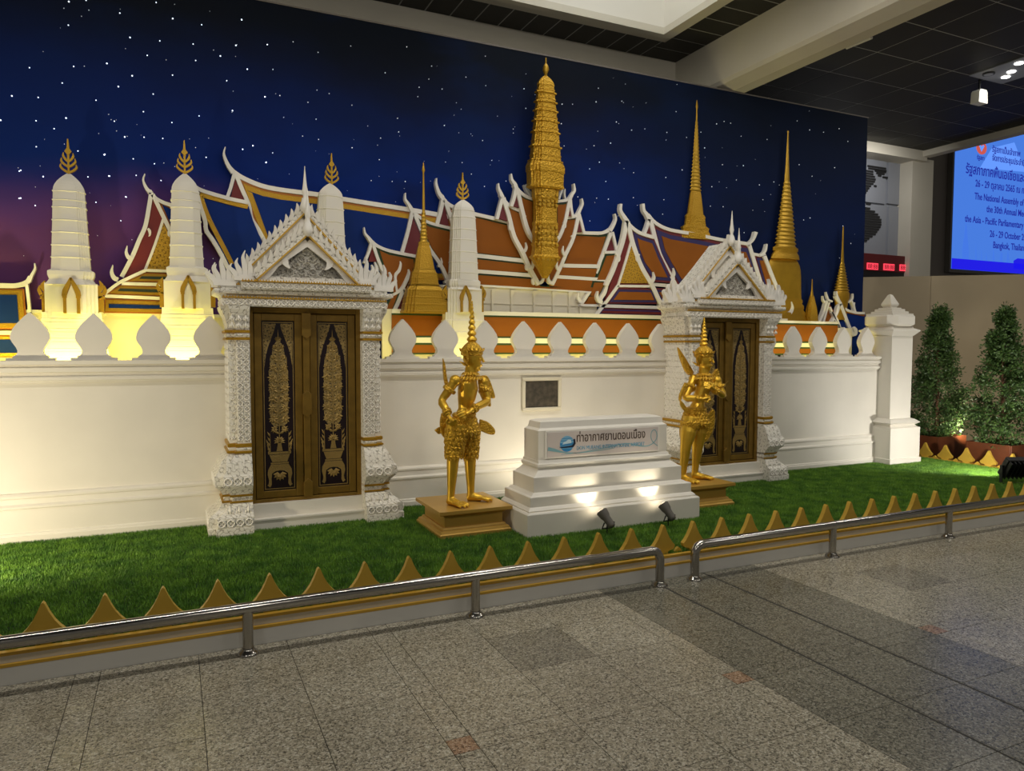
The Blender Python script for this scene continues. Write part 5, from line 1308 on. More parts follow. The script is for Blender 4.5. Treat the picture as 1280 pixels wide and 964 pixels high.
MB().prism([(lx-.072, lz-.026), (lx+.046, lz-.016), (lx+.06, lz+.002), (lx+.058, lz+.034), (lx+.072, lz+.036), (lx+.078, lz-.002), (lx+.06, lz-.028), (lx+.02, lz-.03), (lx-.05, lz-.034)], yF-.003, yF+.001).build('logo_aircraft', 'logo_dark', pan)
text_mesh('thai_name', 'ท่าอากาศยานดอนเมือง', .1, 'ink_brown', pan, (2.942, yF, .832), width=.665)
text_mesh('latin_name', 'DON MUEANG INTERNATIONAL AIRPORT', .044, 'ink_blue', pan, (2.942, yF, .766), width=.66)
MB().strips(cr([(2.68, .79), (2.74, .776), (2.82, .755), (2.93, .742), (3.12, .748), (3.3, .762)], 5), [.03, .024, .010, .004, .004, .004], yF-.0005, yF+.002).build('swoosh', 'swoosh', pan)
MB().strips(cr([(2.80, .738), (3.0, .746), (3.2, .768), (3.38, .792), (3.46, .788), (3.56, .764), (3.64, .762), (3.70, .79), (3.728, .83), (3.722, .876), (3.698, .896), (3.672, .876), (3.668, .83), (3.69, .79), (3.736, .756)], 5), [.003, .004, .006, .007, .007, .008, .007, .006, .006, .006, .006, .006, .006, .006, .006], yF-.0005, yF+.002).build('ribbon_line', 'swoosh', pan)

def ground_spot(label, x, y, tgt):
    r = root('spot_lamp', label, 'lamp', (x, y, G-0.012), 'small spot lamps aimed at the sign')
    MB().lathe([(.004, b0), (.006, b0+.07)], x, y, 8).build('spike', 'black', r)
    d = (Vector(tgt)-Vector((x, y, b0+.11))).normalized()
    c = Vector((x, y, b0+.12))
    MB().tube([c-d*.075, c-d*.07, c-d*.055, c+d*.01, c+d*.03, c+d*.075], [.016, .026, .030, .032, .040, .046], 16).build('housing', 'grey_lamp', r, smooth=50)
    MB().tube([c-Vector((.045, 0, 0))-d*.03, Vector((x-.045, y, b0+.05)), Vector((x+.045, y, b0+.05)), c+Vector((.045, 0, 0))-d*.03], .006, 6).build('bracket', 'black', r)
    MB().tube([c+d*.0755, c+d*.0775], [.038, .038], 16).build('lens', 'spot_on', r)
    p = c+d*.10
    light('spot_beam', 'SPOT', p, p+d, 4.5, WARM, .02, spot=84, blend=.8)
ground_spot('small grey spot lamp aimed at the sign, left one of the pair', 3.02, 4.72, (2.94, 4.93, .48))
ground_spot('small grey spot lamp aimed at the sign, right one of the pair', 3.60, 4.72, (3.54, 4.93, .48))

def flood(label, x, y, yaw, z=b0):
    r = root('flood_lamp', label, 'lamp', (0, 0, 0), 'black flood lamps at the lawn ends')
    MB().box(-.15, .15, -.03, .04, .07, .30).build('housing', 'black', r, bev=.01)
    m = MB()
    for k in range(7): m.box(-.14+k*.045, -.13+k*.045, .04, .085, .08, .29)
    m.build('cooling_fins', 'black', r)
    MB().box(-.13, .13, -.034, -.03, .09, .28).build('glass', 'spot_on' if False else 'grey_lamp', r)
    MB().box(-.165, -.155, -.02, .02, 0, .2).box(.155, .165, -.02, .02, 0, .2).box(-.165, .165, -.03, .03, 0, .012).build('bracket', 'black', r)
    for c in r.children:
        if c.name.split('.')[0] in ('housing', 'cooling_fins', 'glass'):
            c.data.transform(Matrix.Translation((0, 0, .18)) @ Matrix.Rotation(math.radians(-32), 4, 'X') @ Matrix.Translation((0, 0, -.18)))
    r.location = (x, y, z); r.rotation_euler = (0, 0, yaw)
    return r
flood('black flood lamp on the lawn at the right end near the planters', 8.14, 4.70, math.pi-.4)
flood('black flood lamp on the lawn beyond the left edge', -1.85, 4.9, math.pi-.64)

# framed panel on the wall behind the sign
a = at(652, 472, 6.345); c = at(700.6, 512.5, 6.345)
pf = root('framed_picture', 'small framed picture hanging on the white wall above the sign', 'picture', ((a[0]+c[0])/2, 6.345, c[1]))
x0, x1, z1, z0 = a[0], c[0], a[1], c[1]; t = .035
MB().box(x0, x1, 6.32, 6.352, z1-t, z1).box(x0, x1, 6.32, 6.352, z0, z0+t).box(x0, x0+t, 6.32, 6.352, z0+t, z1-t).box(x1-t, x1, 6.32, 6.352, z0+t, z1-t).build('frame', 'cream', pf, bev=.008)
MB().box(x0+t, x1-t, 6.336, 6.352, z0+t, z1-t).build('print', 'picture', pf)

# ------------------------------------------------------------------ planters and trees
def planter(label, x0, x1, y0, y1, zt):
    r = root('planter_box', label, 'planter', ((x0+x1)/2, (y0+y1)/2, 0), 'rust brown planter boxes')
    t = .02
    MB().box(x0, x1, y0, y0+t, 0, zt).box(x0, x1, y1-t, y1, 0, zt).box(x0, x0+t, y0+t, y1-t, 0, zt).box(x1-t, x1, y0+t, y1-t, 0, zt).build('box', 'rust', r, bev=.004)
    MB().box(x0+t, x1-t, y0+t, y1-t, .02, zt-.05).build('soil', 'soil', r)
def tree(label, x, y, z0, zt, rmax, seed):
    rnd = random.Random(seed)
    r = root('potted_tree', label, 'tree', (x, y, z0), 'bushy trees in planter boxes')
    H = zt-z0
    tp = [(x, y, z0-.05), (x+.01, y, z0+H*.3), (x-.01, y+.01, z0+H*.6), (x, y, z0+H*.93)]
    MB().tube(tp, [.026, .022, .014, .004], 8).build('trunk', 'bark', r, smooth=60)
    br = MB(); tips = []
    def rad(t): return rmax*(1.0 if t < .28 else (1-(t-.28)/.72)**.8)*(.72+.28*min(1, t/.12))
    for k in range(46):
        t = rnd.uniform(.05, .95); a = rnd.uniform(0, 6.283); L = rad(t)*rnd.uniform(.75, 1.05)
        p0 = Vector((x, y, z0+H*(t-.05))); p1 = p0+Vector((math.cos(a)*L, math.sin(a)*L, H*.07))
        br.tube([p0, (p0+p1)/2+Vector((0, 0, .02)), p1], [.007, .005, .002], 5); tips.append((p0, p1))
    br.build('branches', 'bark', r)
    vs = []; fs = []
    cl = []
    for p0, p1 in tips:
        for q in range(10): cl.append((p0.lerp(p1, rnd.uniform(.3, 1.08)), rnd.uniform(.05, .10)))
    for q in range(260):
        t = rnd.betavariate(1.1, 1.5); a = rnd.uniform(0, 6.283); rr = rad(t)*math.sqrt(rnd.uniform(.2, 1.0))
        cl.append((Vector((x+math.cos(a)*rr, y+math.sin(a)*rr, z0+H*t)), rnd.uniform(.04, .09)))
    for c, sz in cl:
        for q in range(26):
            d = Vector((rnd.gauss(0, 1), rnd.gauss(0, 1), rnd.gauss(.2, 1))).normalized()
            p = c+d*sz*rnd.uniform(.3, 1.0)
            n = Vector((rnd.gauss(0, 1), rnd.gauss(0, 1), rnd.gauss(0, 1))).normalized(); b = d.cross(n)
            if b.length < .1: continue
            b.normalize(); L = rnd.uniform(.026, .046); W = L*.28
            k = len(vs); vs += [p, p+d*L*.5+b*W, p+d*L, p+d*L*.5-b*W]; fs.append((k, k+1, k+2, k+3))
    me = bpy.data.meshes.new('foliage'); off = ORG[r.name]
    me.from_pydata([(v.x-off[0], v.y-off[1], v.z-off[2]) for v in vs], [], fs); me.materials.append(M['leaf'])
    o = bpy.data.objects.new('foliage', me); COL.objects.link(o); o.parent = r; o['kind'] = 'stuff'
pz = at(1176, 546.5, 6.27)[1]
planter('rust brown planter box behind the white pillar', 9.15, 9.73, 6.27, 6.85, pz); planter('rust brown planter box nearer the black flood lamp', 9.15, 9.75, 5.34, 5.90, pz)
tree('bushy cone shaped tree beside the white pillar', 9.49, 6.54, pz-.05, at(1178, 383, 6.54)[1], .36, 5)
tree('fuller bushy tree at the right edge of the picture', 9.47, 5.66, pz-.05, at(1236, 384, 5.66)[1], .42, 9)

# ------------------------------------------------------------------ screen, clock cabinet, ceiling fittings
zb = at(1190, 336, SY)[1]
sc_ = root('led_screen', 'large blue video screen with conference announcement at upper right', 'screen', (sx0+3, SY, zb))
MB().box(sx0-.06, sx0+4.7, SY, SY+.12, zb-.08, zb+3.8).build('casing', 'grey_lamp', sc_)
face = MB().box(sx0, sx0+4.6, SY-.01, SY+.01, zb, zb+3.7).build('display', 'screen', sc_)
lx0 = sx0
def at_s(px, py): return at(px, py, SY-.012)
MB().box(sx0, sx0+4.6, SY-.014, SY-.008, zb, zb+.24).build('lower_band', 'screen_deep', face)
q = [at_s(p, y) for p, y in ((1267, 336), (1267, 326), (1272, 323), (1290, 325), (1310, 340))]
MB().prism(q, SY-.014, SY-.008).build('lower_band', 'screen_deep', face)
for pts in ([(1203, 329), (1203, 312), (1206, 290), (1207.5, 276), (1209, 290), (1211, 315), (1211, 330)], [(1219, 331), (1220, 305), (1221, 331)], [(1226, 331), (1227, 312), (1228, 331)], [(1240, 333), (1242, 310), (1244, 333)], [(1257, 334), (1260, 313), (1263, 334)], [(1232, 333), (1233, 316), (1235, 333)], [(1249, 333), (1251, 316), (1253, 316), (1254, 333)]):
    MB().prism([at_s(*p) for p in pts], SY-.013, SY-.009).build('skyline_print', 'screen_soft', face)
MB().prism([at_s(*p) for p in [(1240, 185), (1268, 178), (1282, 215), (1225, 210)]], SY-.0125, SY-.009).build('pale_print', 'screen_pale', face)
e = at_s(1227, 185)
MB().prism([(e[0]+.19*math.cos(k*math.pi/12), e[1]+.15*math.sin(k*math.pi/12)) for k in range(24)], SY-.0135, SY-.009).build('crest', 'screen_red', face)
MB().prism([(e[0]-.10, e[1]+.05), (e[0], e[1]-.09), (e[0]+.10, e[1]+.05), (e[0]+.05, e[1]+.08), (e[0], e[1]+.03), (e[0]-.05, e[1]+.08)], SY-.0145, SY-.0125).build('crest_mark', 'screen_pale', face)
def stext(body, px, py, size, nm='announcement'):
    p = at_s(px, py); o = text_mesh(nm, body, size*.84, 'screen_ink', face, (p[0], SY-.014, p[1]), extrude=.002, bold=size*.012); o.scale.x = .80
stext('รัฐสภาเป็นเจ้าภาพ', 1240, 189.5, .23); stext('จัดการประชุมประจำปี', 1240, 200.5, .23)
stext('รัฐสภาภาคพื้นเอเชียและแปซิฟิก', 1207, 216, .36); stext('26 - 29 ตุลาคม 2565 ณ กรุงเทพฯ', 1219, 233, .27)
stext('The National Assembly of Thailand', 1218, 249, .265); stext('the 30th Annual Meeting of', 1233, 265, .265); stext('the Asia - Pacific Parliamentary Forum', 1206, 277, .265)
stext('26 - 29 October 2022', 1237, 296, .265); stext('Bangkok, Thailand', 1241, 310, .265); stext('รัฐสภา', 1221, 199, .16)

a = at(1072, 318, 9.55); c = at(1141, 345, 9.55)
cb_ = root('clock_cabinet', 'dark red cabinet with three red digital clocks under the world map', 'clock', ((a[0]+c[0])/2, 9.6, 0))
z1_ = at(1140, 321, 9.55)[1]; z0_ = at(1140, 342, 9.55)[1]
MB().box(a[0], c[0], 9.55, 9.72, z0_, z1_).build('cabinet', 'red_panel', cb_, bev=.01)
MB().box(a[0], c[0]-.02, 9.56, 9.72, 0, z0_).build('base', 'black', cb_)
for px in (1090.5, 1111, 1131):
    p = at(px, 334+(px-1111)*.05, 9.545); d = .30
    k = MB().box(p[0]-.145, p[0]+.145, 9.535, 9.56, p[1]-.06, p[1]+.06).build('clock_face', 'led_red', cb_)
    text_mesh('clock_digits', '18:45' if False else '88:88', .12, 'red_panel', k, (p[0]-.13, 9.533, p[1]-.042), width=.26, extrude=.001)

ft = root('light_fascia', 'glossy pale ceiling panel with three round downlights at upper right', 'light', (10.3, 6.18, ZC-.02))
MB().box(9.92, 10.63, 5.82, 6.535, ZC-.012, ZC+.002).build('panel', 'grey_panel', ft)
for x, y in ((10.40, 6.34), (10.06, 5.97), (10.27, 6.19)):
    MB().lathe([(.05, ZC-.02), (.05, ZC-.01)], x, y, 16).build('lamp_disc', 'lamp_on', ft)
MB().lathe([(.075, ZC-.03), (.075, ZC-.01)], 10.06, 6.36, 18).build('speaker_ring', 'black', ft)
MB().lathe([(.052, ZC-.034), (.052, ZC-.01)], 10.06, 6.36, 18).build('speaker_grille', 'grey_panel', ft)
for x, y in ((10.23, 6.15),): light('fascia_light', 'AREA', (x, y, ZC-.06), (x, y, 0), 10, (1, .97, .9), .3)
hs = root('track_spot', 'small white spotlight hanging from the dark ceiling below the lit panel', 'lamp', (10.22, 6.58, ZC-.3))
MB().box(10.21, 10.23, 6.57, 6.59, ZC-.16, ZC).build('arm', 'black', hs)
MB().loft([[(10.22+sx*h, 6.58+sy*.06, z) for sx, sy in ((-1, -1), (1, -1), (1, 1), (-1, 1))] for h, z in ((.095, ZC-.33), (.085, ZC-.18), (.06, ZC-.15))]).build('head', 'wallgrey', hs)
dt = root('ceiling_tube', 'small pale tube fixed on the dark ceiling beside the cross beam', 'light', (7.1, 6.2, ZC-.04))
tp0 = Vector((7.60, 6.56, ZC-.025)); MB().tube([tp0, tp0+Vector((.02, -.34, 0))], .022, 8).build('tube', 'lightbox', dt)

# ------------------------------------------------------------------ star points on the night sky
ST = """324 8;405 2;564 62;813 88;949 117;322 119;612 177;752 193;909 208;1110 214;1258 210;693 261;503 299;347 313;139 319;1037 264;921 285;1164 326;622 357;812 354;293 391;557 408;1067 380;721 443;1247 456;452 472;180 459;56 452;675 526;937 546;1094 521;809 577;538 571;311 556;170 569;255 606;3 566;678 646;766 652;587 645;171 691;367 711;491 729;627 748;727 771;1190 686;1142 703;970 741;1252 765;204 831;414 833;515 829;641 826;758 850;97 933;594 928;91 806;1137 93;735 12"""
ST2 = """8 88;121 199;32 308;146 309;236 186;347 233;492 205;741 209;851 294;645 324;839 352;1004 343;1090 250;796 388;898 396;1092 381;1262 395;1270 482;111 431;177 425;342 401;396 416;302 455;194 522;338 530;497 468;790 430;700 526;1214 574;908 558;705 587;625 614;278 605;349 620;57 648;12 664;116 722;145 680;619 710;1078 625;987 723;1119 713;583 803;676 807;734 807;1028 774;1086 829;1182 805;498 657"""
ST3 = """40 161;82 161;185 97;176 152;279 149;257 232;318 265;371 260;459 274;37 239;496 191;538 294;595 273;610 336;658 240;688 230;714 237;756 289;860 302;1030 264;1086 273;1148 259;1183 310;168 327;234 317;48 328;189 393;270 396;150 420;215 470;326 435;520 424;455 454;681 403;765 407;737 464;829 484;887 472;988 403;1040 449;1130 415;103 532;178 537;225 541;325 535;447 543;442 601;151 628;639 491;633 569;684 571;843 543;1006 624;1032 616;768 675;1163 648;1195 718;980 228"""
st = MB(); sb_ = MB(); rr = random.Random(11)
def star(px, py, r, mb):
    x, z = at(px, py, BY)
    if z > 4.66 or x > 8.52: return
    n = 6; mb.loft([[(x+r*math.cos(6.2832*i/n), BY-.0+dy, z+r*math.sin(6.2832*i/n)) for i in range(n)] for dy in (.002, -.004)])
for i, s in enumerate(ST.split(';')):
    u, v = map(float, s.split()); star(u/3.765, v/3.765, .0046 if i % 3 else .006, sb_)
for i, s in enumerate(ST2.split(';')):
    u, v = map(float, s.split()); star(300+u/3.5556, v/3.5556, rr.uniform(.0034, .005), st)
for i, s in enumerate(ST3.split(';')):
    u, v = map(float, s.split()); star(690+u/3.2, 80+v/3.2, rr.uniform(.0040, .0058), st)
for (u, v) in ((24, 248), (26, 213), (54, 221), (120, 253), (136, 220), (131, 193), (151, 276), (157, 246), (44, 257)): star(u, v, .0048, sb_)
for k in range(170): star(rr.uniform(0, 1070), rr.uniform(0, 330), rr.uniform(.0015, .003), st)
o1 = st.build('star_points', 'star', wall_back); o1['kind'] = 'stuff'
o1 = sb_.build('bright_star_points', 'star_big', wall_back); o1['kind'] = 'stuff'
# ------------------------------------------------------------------ golden statues on plinths
def plinth(label, cx, cy):
    r = root('statue_plinth', label, 'plinth', (cx, cy, b0), 'gold statue plinths')
    MB().rect([(.295, .295, .295, b0), (.295, .295, .295, .175), (.285, .285, .285, .182), (.28, .28, .28, .198), (.262, .262, .262, .206), (.255, .255, .255, .222)], cx, cy).build('foot_moulding', 'gold_plinth', r)
    MB().rect([(.24, .24, .24, .22), (.24, .24, .24, .305)], cx, cy).build('die', 'gold_plinth', r)
    MB().rect([(.24, .24, .24, .30), (.255, .255, .255, .312), (.262, .262, .262, .318), (.292, .292, .292, .324), (.30, .30, .30, .33), (.30, .30, .30, .355)], cx, cy).build('top_slab', 'gold_plinth', r)
    return r
PL = plinth('gold stepped plinth under the statue left of the sign', 2.09, 5.40)
PR = plinth('gold stepped plinth under the statue right of the sign', 4.36, 5.42)

def remeshed(mb, name, m, parent, vox=.006, it=5):
    me = mb.mesh(name+'_src'); o = bpy.data.objects.new(name+'_src', me); COL.objects.link(o)
    a = o.modifiers.new('r', 'REMESH'); a.mode = 'VOXEL'; a.voxel_size = vox; a.use_smooth_shade = True
    b = o.modifiers.new('s', 'SMOOTH'); b.iterations = it; b.factor = .5
    dg = bpy.context.evaluated_depsgraph_get()
    nm = bpy.data.meshes.new_from_object(o.evaluated_get(dg))
    bpy.data.objects.remove(o)
    off = ORG[parent.name]; nm.transform(Matrix.Translation((-off[0], -off[1], -off[2])))
    for p in nm.polygons: p.use_smooth = True
    nm.materials.clear(); nm.materials.append(M[m]); nm.name = name
    q = bpy.data.objects.new(name, nm); COL.objects.link(q); q.parent = parent; ORG[q.name] = off
    return q

def statue(label, Y0, ped, J, face, arms, legs, extra):
    V = lambda px, py, dy=0.0: Vector((at(px, py, Y0+dy)[0], Y0+dy, at(px, py, Y0+dy)[1]))
    base = ORG[ped.name]
    r = root('kinnara_statue', label, 'statue', (base[0], Y0, .355), 'golden bird legged guardian statues')
    d = Vector(face).normalized(); side = Vector((-d.y, d.x, 0))      # side = the statue's left
    m = MB()
    pel, wai, che, nek, hed = (V(*J[k]) for k in ('pelvis', 'waist', 'chest', 'neck', 'head'))
    # torso: flattened sections turned with the body
    def tsec(c, a, b, n=16): return [tuple(c+side*a*math.cos(2*math.pi*k/n)+d*b*math.sin(2*math.pi*k/n)) for k in range(n)]
    fem = extra.get('fem', False)
    m.loft([tsec(pel-Vector((0, 0, .05)), .095, .082), tsec(pel, .108, .090), tsec(pel.lerp(wai, .6), .085, .070), tsec(wai, .068, .058), tsec(wai.lerp(che, .45), .084, .070), tsec(che, .108 if not fem else .100, .080), tsec(che+Vector((0, 0, .05)), .114 if not fem else .104, .068), tsec(nek-Vector((0, 0, .02)), .07, .05), tsec(nek+Vector((0, 0, .01)), .04, .04)])
    if fem:
        for s in (-1, 1): m.ball(che+d*.07+side*s*.048+Vector((0, 0, .0)), .043, 12)
    m.tube([nek-Vector((0, 0, .03)), nek.lerp(hed, .5), hed], [.052, .047, .050], 12)
    # head: cranium, jaw, nose, brow, lips
    m.ball(hed+Vector((0, 0, .012)), .077, 16, (1, 1, 1.15))
    m.ball(hed+d*.020-Vector((0, 0, .045)), .053, 14, (1, 1, .95))
    m.ball(hed+d*.045-Vector((0, 0, .078)), .022, 10)
    m.tube([hed+d*.076+Vector((0, 0, .018)), hed+d*.088-Vector((0, 0, .010)), hed+d*.093-Vector((0, 0, .024))], [.008, .010, .014], 8)
    m.tube([hed+d*.070-side*.042+Vector((0, 0, .018)), hed+d*.079+Vector((0, 0, .012)), hed+d*.070+side*.042+Vector((0, 0, .018))], [.006, .007, .006], 8)
    m.tube([hed+d*.066-side*.020-Vector((0, 0, .047)), hed+d*.077-Vector((0, 0, .049)), hed+d*.066+side*.020-Vector((0, 0, .047))], [.006, .010, .006], 8)
    # arms with hands
    for A in arms:
        sh, el, wr, hd = (V(*p) for p in A['j'])
        m.ball(sh, .047, 12)
        P = cr([sh, sh.lerp(el, .5), el, el.lerp(wr, .5), wr], 3)
        rs = [.040, .038, .036, .035, .034, .032, .031, .033, .032, .030, .027, .024, .021]
        m.tube(P, rs[:len(P)], 12)
        hv = (hd-wr).normalized(); n = Vector(A['palm']).normalized(); n = (n-hv*n.dot(hv)).normalized(); w_ = hv.cross(n)
        m.tube([wr, wr+hv*.03, wr+hv*.058], [.022, .032, .034], 10, .5)
        for k, (q, L) in enumerate(((-.030, .056), (-.010, .066), (.010, .062), (.030, .048))):
            a0 = wr+hv*.05+w_*q; m.tube([a0, a0+hv*L*.5+n*.004, a0+hv*L*.85+n*.018, a0+hv*L+n*.026], [.0088, .0084, .008, .0055], 7)
        a0 = wr+hv*.022-w_*.022; m.tube([a0, a0-w_*.022+hv*.02, a0-w_*.026+hv*.045+n*.01], [.011, .010, .007], 7)
    # legs with clawed feet
    for Lg in legs:
        hp, kn, an = (V(*p) for p in Lg['j']); t = Vector(Lg['toe']).normalized()
        an.z = .355+.062
        P = cr([hp, hp.lerp(kn, .55), kn, kn.lerp(an, .45), an], 3)
        rs = ([.072, .072, .071] if fem else [.088, .086, .083])+[ .074, .067, .060, .053, .049, .046, .042, .037, .032, .030]
        m.tube(P, rs[:len(P)], 14)
        m.ball(an-Vector((0, 0, .022)), .036, 10)
        f0 = Vector((an.x, an.y, .355)); ts = Vector((-t.y, t.x, 0))
        m.tube([f0-t*.03+Vector((0, 0, .024)), f0+t*.03+Vector((0, 0, .034)), f0+t*.085+Vector((0, 0, .022))], [.026, .034, .028], 10)
        for k, (q, L) in enumerate(((-.038, .105), (-.014, .125), (.012, .122), (.036, .10))):
            a0 = f0+t*.055+ts*q*.7+Vector((0, 0, .024)); e = f0+t*(.04+L)+ts*q*1.25
            m.tube([a0, (a0+e)/2+Vector((0, 0, .017)), e+Vector((0, 0, .016)), e+t*.012+Vector((0, 0, .006))], [.015, .0155, .0125, .006], 8)
    body = remeshed(m, 'body', 'gold_statue', r, .0048, 4)
    # eyes
    for s in (-1, 1): MB().ball(hed+d*.067+side*s*.031+Vector((0, 0, .002)), .013, 10, (1.1, 1.1, .55)).build('eye', 'gold_statue', body, smooth=60)
    # crown
    def ring(c, a): return a
    cz = hed.z+.058; cx_, cy_ = hed.x-d.x*.004, hed.y-d.y*.004
    tipz = V(*J['tip']).z; S_ = tipz-cz
    prof = [(.078, cz-.03), (.088, cz-.022), (.090, cz-.008), (.086, cz), (.096, cz+.004), (.099, cz+.012), (.092, cz+.020), (.080, cz+.030), (.062, cz+.052), (.046, cz+.066), (.030, cz+.080)]
    cr_o = MB().lathe(prof, cx_, cy_, 20).build('crown', 'gold_statue_relief', r, smooth=40)
    z = cz+.078; sp = []; rad_ = .044; n = 9
    zs = [cz+.078+(tipz-cz-.078)*(1-(1-k/n)**1.35) for k in range(n+1)]
    for k in range(n):
        q = .036*(1-k/n)**1.4+.006
        sp += [(q*.7, zs[k]+.001), (q, zs[k]+(zs[k+1]-zs[k])*.35), (q*.92, zs[k]+(zs[k+1]-zs[k])*.6), (q*.55, zs[k+1]-.001)]
    sp.append((.002, tipz)); MB().lathe(sp, cx_, cy_, 14).build('crown_spire', 'gold_statue', cr_o, smooth=40)
    m = MB()
    for k in range(18):
        a = 2*math.pi*k/18; dr = Vector((math.cos(a), math.sin(a), 0)); m.leaf(Vector((cx_, cy_, cz+.012))+dr*.094, (dr.x*.35, dr.y*.35, 1), dr, .024, .026, .006)
    m.build('crown_leaves', 'gold_statue', cr_o)
    # ear flares
    for s in (-1, 1):
        m = MB(); c = hed+side*s*.078-d*.015
        m.leaf(c-Vector((0, 0, .06)), (side.x*s*.25, side.y*s*.25, 1), d, .19, .065, .014)
        m.leaf(c-Vector((0, 0, .02)), (side.x*s*.7-d.x*.4, side.y*s*.7-d.y*.4, 1), d, .12, .045, .012)
        m.leaf(c-Vector((0, 0, .055)), (side.x*s*.3-d.x*.8, side.y*s*.3-d.y*.8, .5), d, .085, .045, .012)
        m.build('ear_flare', 'gold_statue_relief', r)
    # collar, belt and armlets
    m = MB()
    for row, (rr_, z, L) in enumerate(((.066, nek.z+.008, .05), (.094, nek.z-.022, .06))):
        for k in range(20):
            a = 2*math.pi*k/20; dr = side*math.cos(a)*1.12+d*math.sin(a)*.84
            m.leaf(Vector((nek.x, nek.y, z))+dr*rr_*.82, (dr.x*.75, dr.y*.75, -.62), (dr.x, dr.y, .8), L, .034, .006)
    m.build('collar', 'gold_statue_relief', r)
    b_ = MB().loft([tsec(pel.lerp(wai, .35)+Vector((0, 0, z)), .104+e, .084+e) for z, e in ((-.03, 0), (-.022, .012), (-.006, .014), (.0, .006), (.008, .014), (.022, .010), (.03, -.004))]).build('belt', 'gold_statue_relief', r, smooth=40)
    for A in arms:
        sh, el, wr, hd = (V(*p) for p in A['j'])
        for t_, R_ in ((.45, .049), ):
            c = sh.lerp(el, t_); ax = (el-sh).normalized()
            MB().tube([c-ax*.016, c-ax*.008, c+ax*.008, c+ax*.016], [R_, R_+.007, R_+.007, R_], 14).build('armlet', 'gold_statue_relief', r, smooth=40)
        ax = (wr-el).normalized()
        w3 = MB()
        for t_ in (.70, .78, .86): 
            c = el.lerp(wr, t_); w3.tube([c-ax*.010, c-ax*.004, c+ax*.004, c+ax*.010], [.028, .036, .036, .028], 14)
        w3.build('bracelet', 'gold_statue_relief', r, smooth=40)
    # feather skirt in overlapping rows round the hips and each thigh
    m = MB(); rnd = random.Random(4)
    def feathers(c0, c1, r0, r1, rows, n, L):
        for q in range(rows):
            t = q/(rows-1); c = c0.lerp(c1, t); R_ = r0+(r1-r0)*t
            for k in range(n):
                a = 2*math.pi*(k+.5*(q % 2))/n; dr = Vector((math.cos(a), math.sin(a), 0))
                m.leaf(c+dr*(R_-.006), (dr.x*.14, dr.y*.14, -1), dr, L*rnd.uniform(.85, 1.15), .046, .012)
    feathers(pel+Vector((0, 0, .035)), pel-Vector((0, 0, .05)), .105, .128, 4, 20, .07)
    for Lg in legs:
        hp, kn, an = (V(*p) for p in Lg['j'])
        if Lg.get('skirt', 1) > 0: feathers(hp-Vector((0, 0, .02)), hp.lerp(kn, Lg.get('skirt', 1)), .092, .066, 7, 14, .062)
    m.build('feather_skirt', 'gold_statue_relief', r)
    # hip plates, tail and shoulder feathers: shaped plates set where they stand
    for nm, pts, dy, th in extra['plates']:
        Yp = Y0+dy; q = XZ(cr(pts+[pts[0]], 4)[:-1], Yp)
        MB().prism(q, Yp-th/2, Yp+th/2).build(nm, 'gold_statue_relief', r, bev=min(.006, th*.3))
    return r
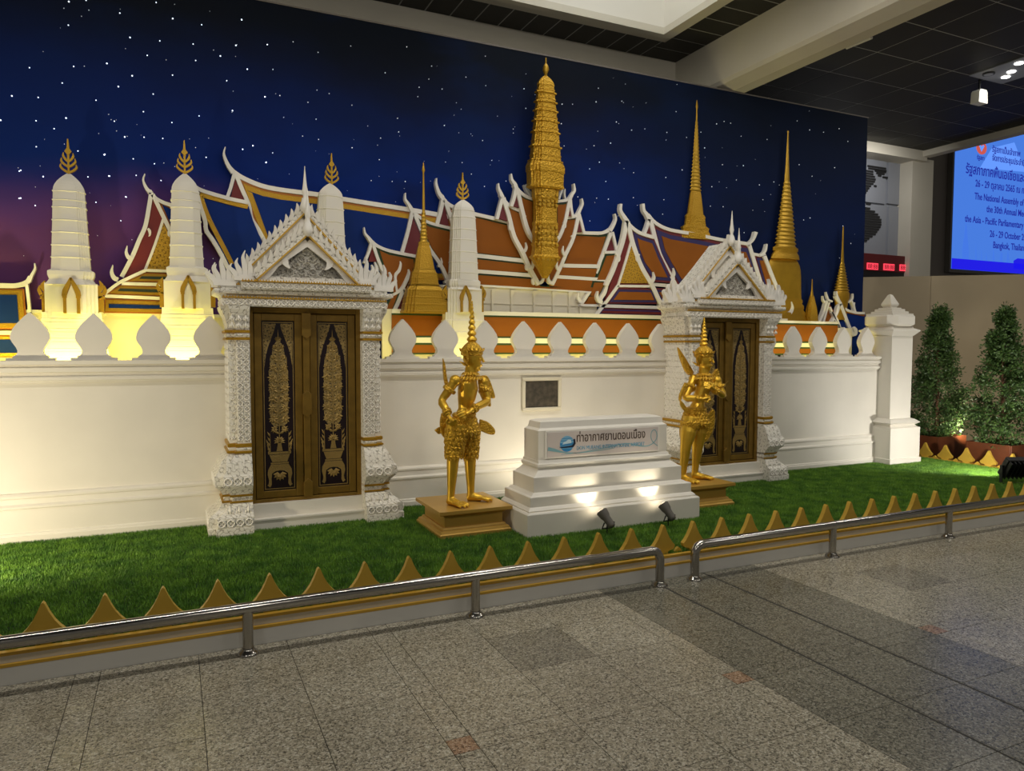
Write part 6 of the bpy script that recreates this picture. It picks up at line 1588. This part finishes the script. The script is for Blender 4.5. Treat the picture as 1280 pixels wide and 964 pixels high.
statue('golden bird legged guardian statue with hand on hip, left of the sign', 5.38, PL,
       dict(pelvis=(579, 526), waist=(582, 510), chest=(585, 486), neck=(588, 466), head=(590.5, 449), tip=(588, 376)),
       (.80, -.60, 0),
       [dict(j=((569, 476, -.05), (552.5, 501, -.03), (560.5, 519, -.15), (566, 528, -.16)), palm=(.6, .6, 0)),
        dict(j=((604, 478, .05), (609, 501, .0), (588, 514, -.15), (574, 520, -.17)), palm=(.2, .9, -.2))],
       [dict(j=((571, 530, -.05), (566.5, 569, -.06), (563.5, 614, -.06)), toe=(.42, -.9, 0), skirt=.92), dict(j=((586, 530, .05), (587.5, 569, .04), (588.5, 612, .02)), toe=(.86, -.5, 0), skirt=.92)],
       dict(plates=[('hip_plate', [(552, 516), (560, 520), (567, 532), (564, 546), (556, 548), (551, 540), (550, 528)], .02, .03),
                    ('tail_feather', [(543, 538), (549, 534), (553, 538), (549, 543)], .05, .02),
                    ('tail_feather', [(600, 524), (610, 528), (618, 537), (617, 543), (608, 542), (599, 536)], .10, .03),
                    ('tail_feather', [(556, 548), (559, 556), (561, 566), (558, 560), (555, 553)], .04, .02),
                    ('wing_feather', [(553.5, 448), (556, 456), (558, 470), (560, 482), (556, 480), (554, 466)], .06, .025),
                    ('wing_feather', [(600, 470), (608, 470), (614, 482), (618, 497), (611, 496), (604, 488)], .06, .04),
                    ('wing_feather', [(598, 478), (605, 482), (611, 494), (613, 508), (606, 504), (600, 492)], .02, .03)]))
statue('golden bird legged maiden statue with folded arms, right of the sign', 5.40, PR,
       dict(pelvis=(869, 518), waist=(873, 503), chest=(881, 483), neck=(880, 467), head=(880, 450.5), tip=(881.5, 397)),
       (.55, -.84, 0),
       [dict(j=((867, 474, .05), (857, 497, -.02), (877, 499, -.15), (890, 495, -.16)), palm=(0, .8, -.4)),
        dict(j=((896, 476, .0), (904, 494, -.06), (892, 487, -.15), (882, 480, -.15)), palm=(0, .8, -.4))],
       [dict(j=((864, 522, -.03), (857.5, 556, -.05), (853.5, 592, -.03)), toe=(.30, -.95, 0), skirt=.26), dict(j=((875, 522, .05), (872, 558, .03), (868.5, 590, .03)), toe=(.80, -.6, 0), skirt=.26)],
       dict(fem=True, plates=[('wing_feather', [(847, 434), (853, 443), (861, 456), (866, 466), (861, 469), (855, 460), (850, 448)], .10, .03),
                    ('wing_feather', [(852, 446), (858, 456), (864, 467), (858, 466), (853, 456)], .06, .03),
                    ('wing_feather', [(889, 470), (896, 461), (899, 470), (900, 480), (893, 476)], .06, .03),
                    ('sash', [(884, 518), (892, 512), (892, 530), (887, 545), (880, 552), (882, 536)], .0, .03),
                    ('tail_feather', [(852, 524), (858, 530), (856, 545), (851, 548), (850, 536)], .10, .03),
                    ('ribbon', [(850, 500), (854, 504), (860, 512), (866, 517), (858, 516), (851, 508)], -.04, .02),
                    ('ribbon', [(856, 478), (861, 482), (854, 492), (850, 502), (849, 494)], -.02, .02)]))
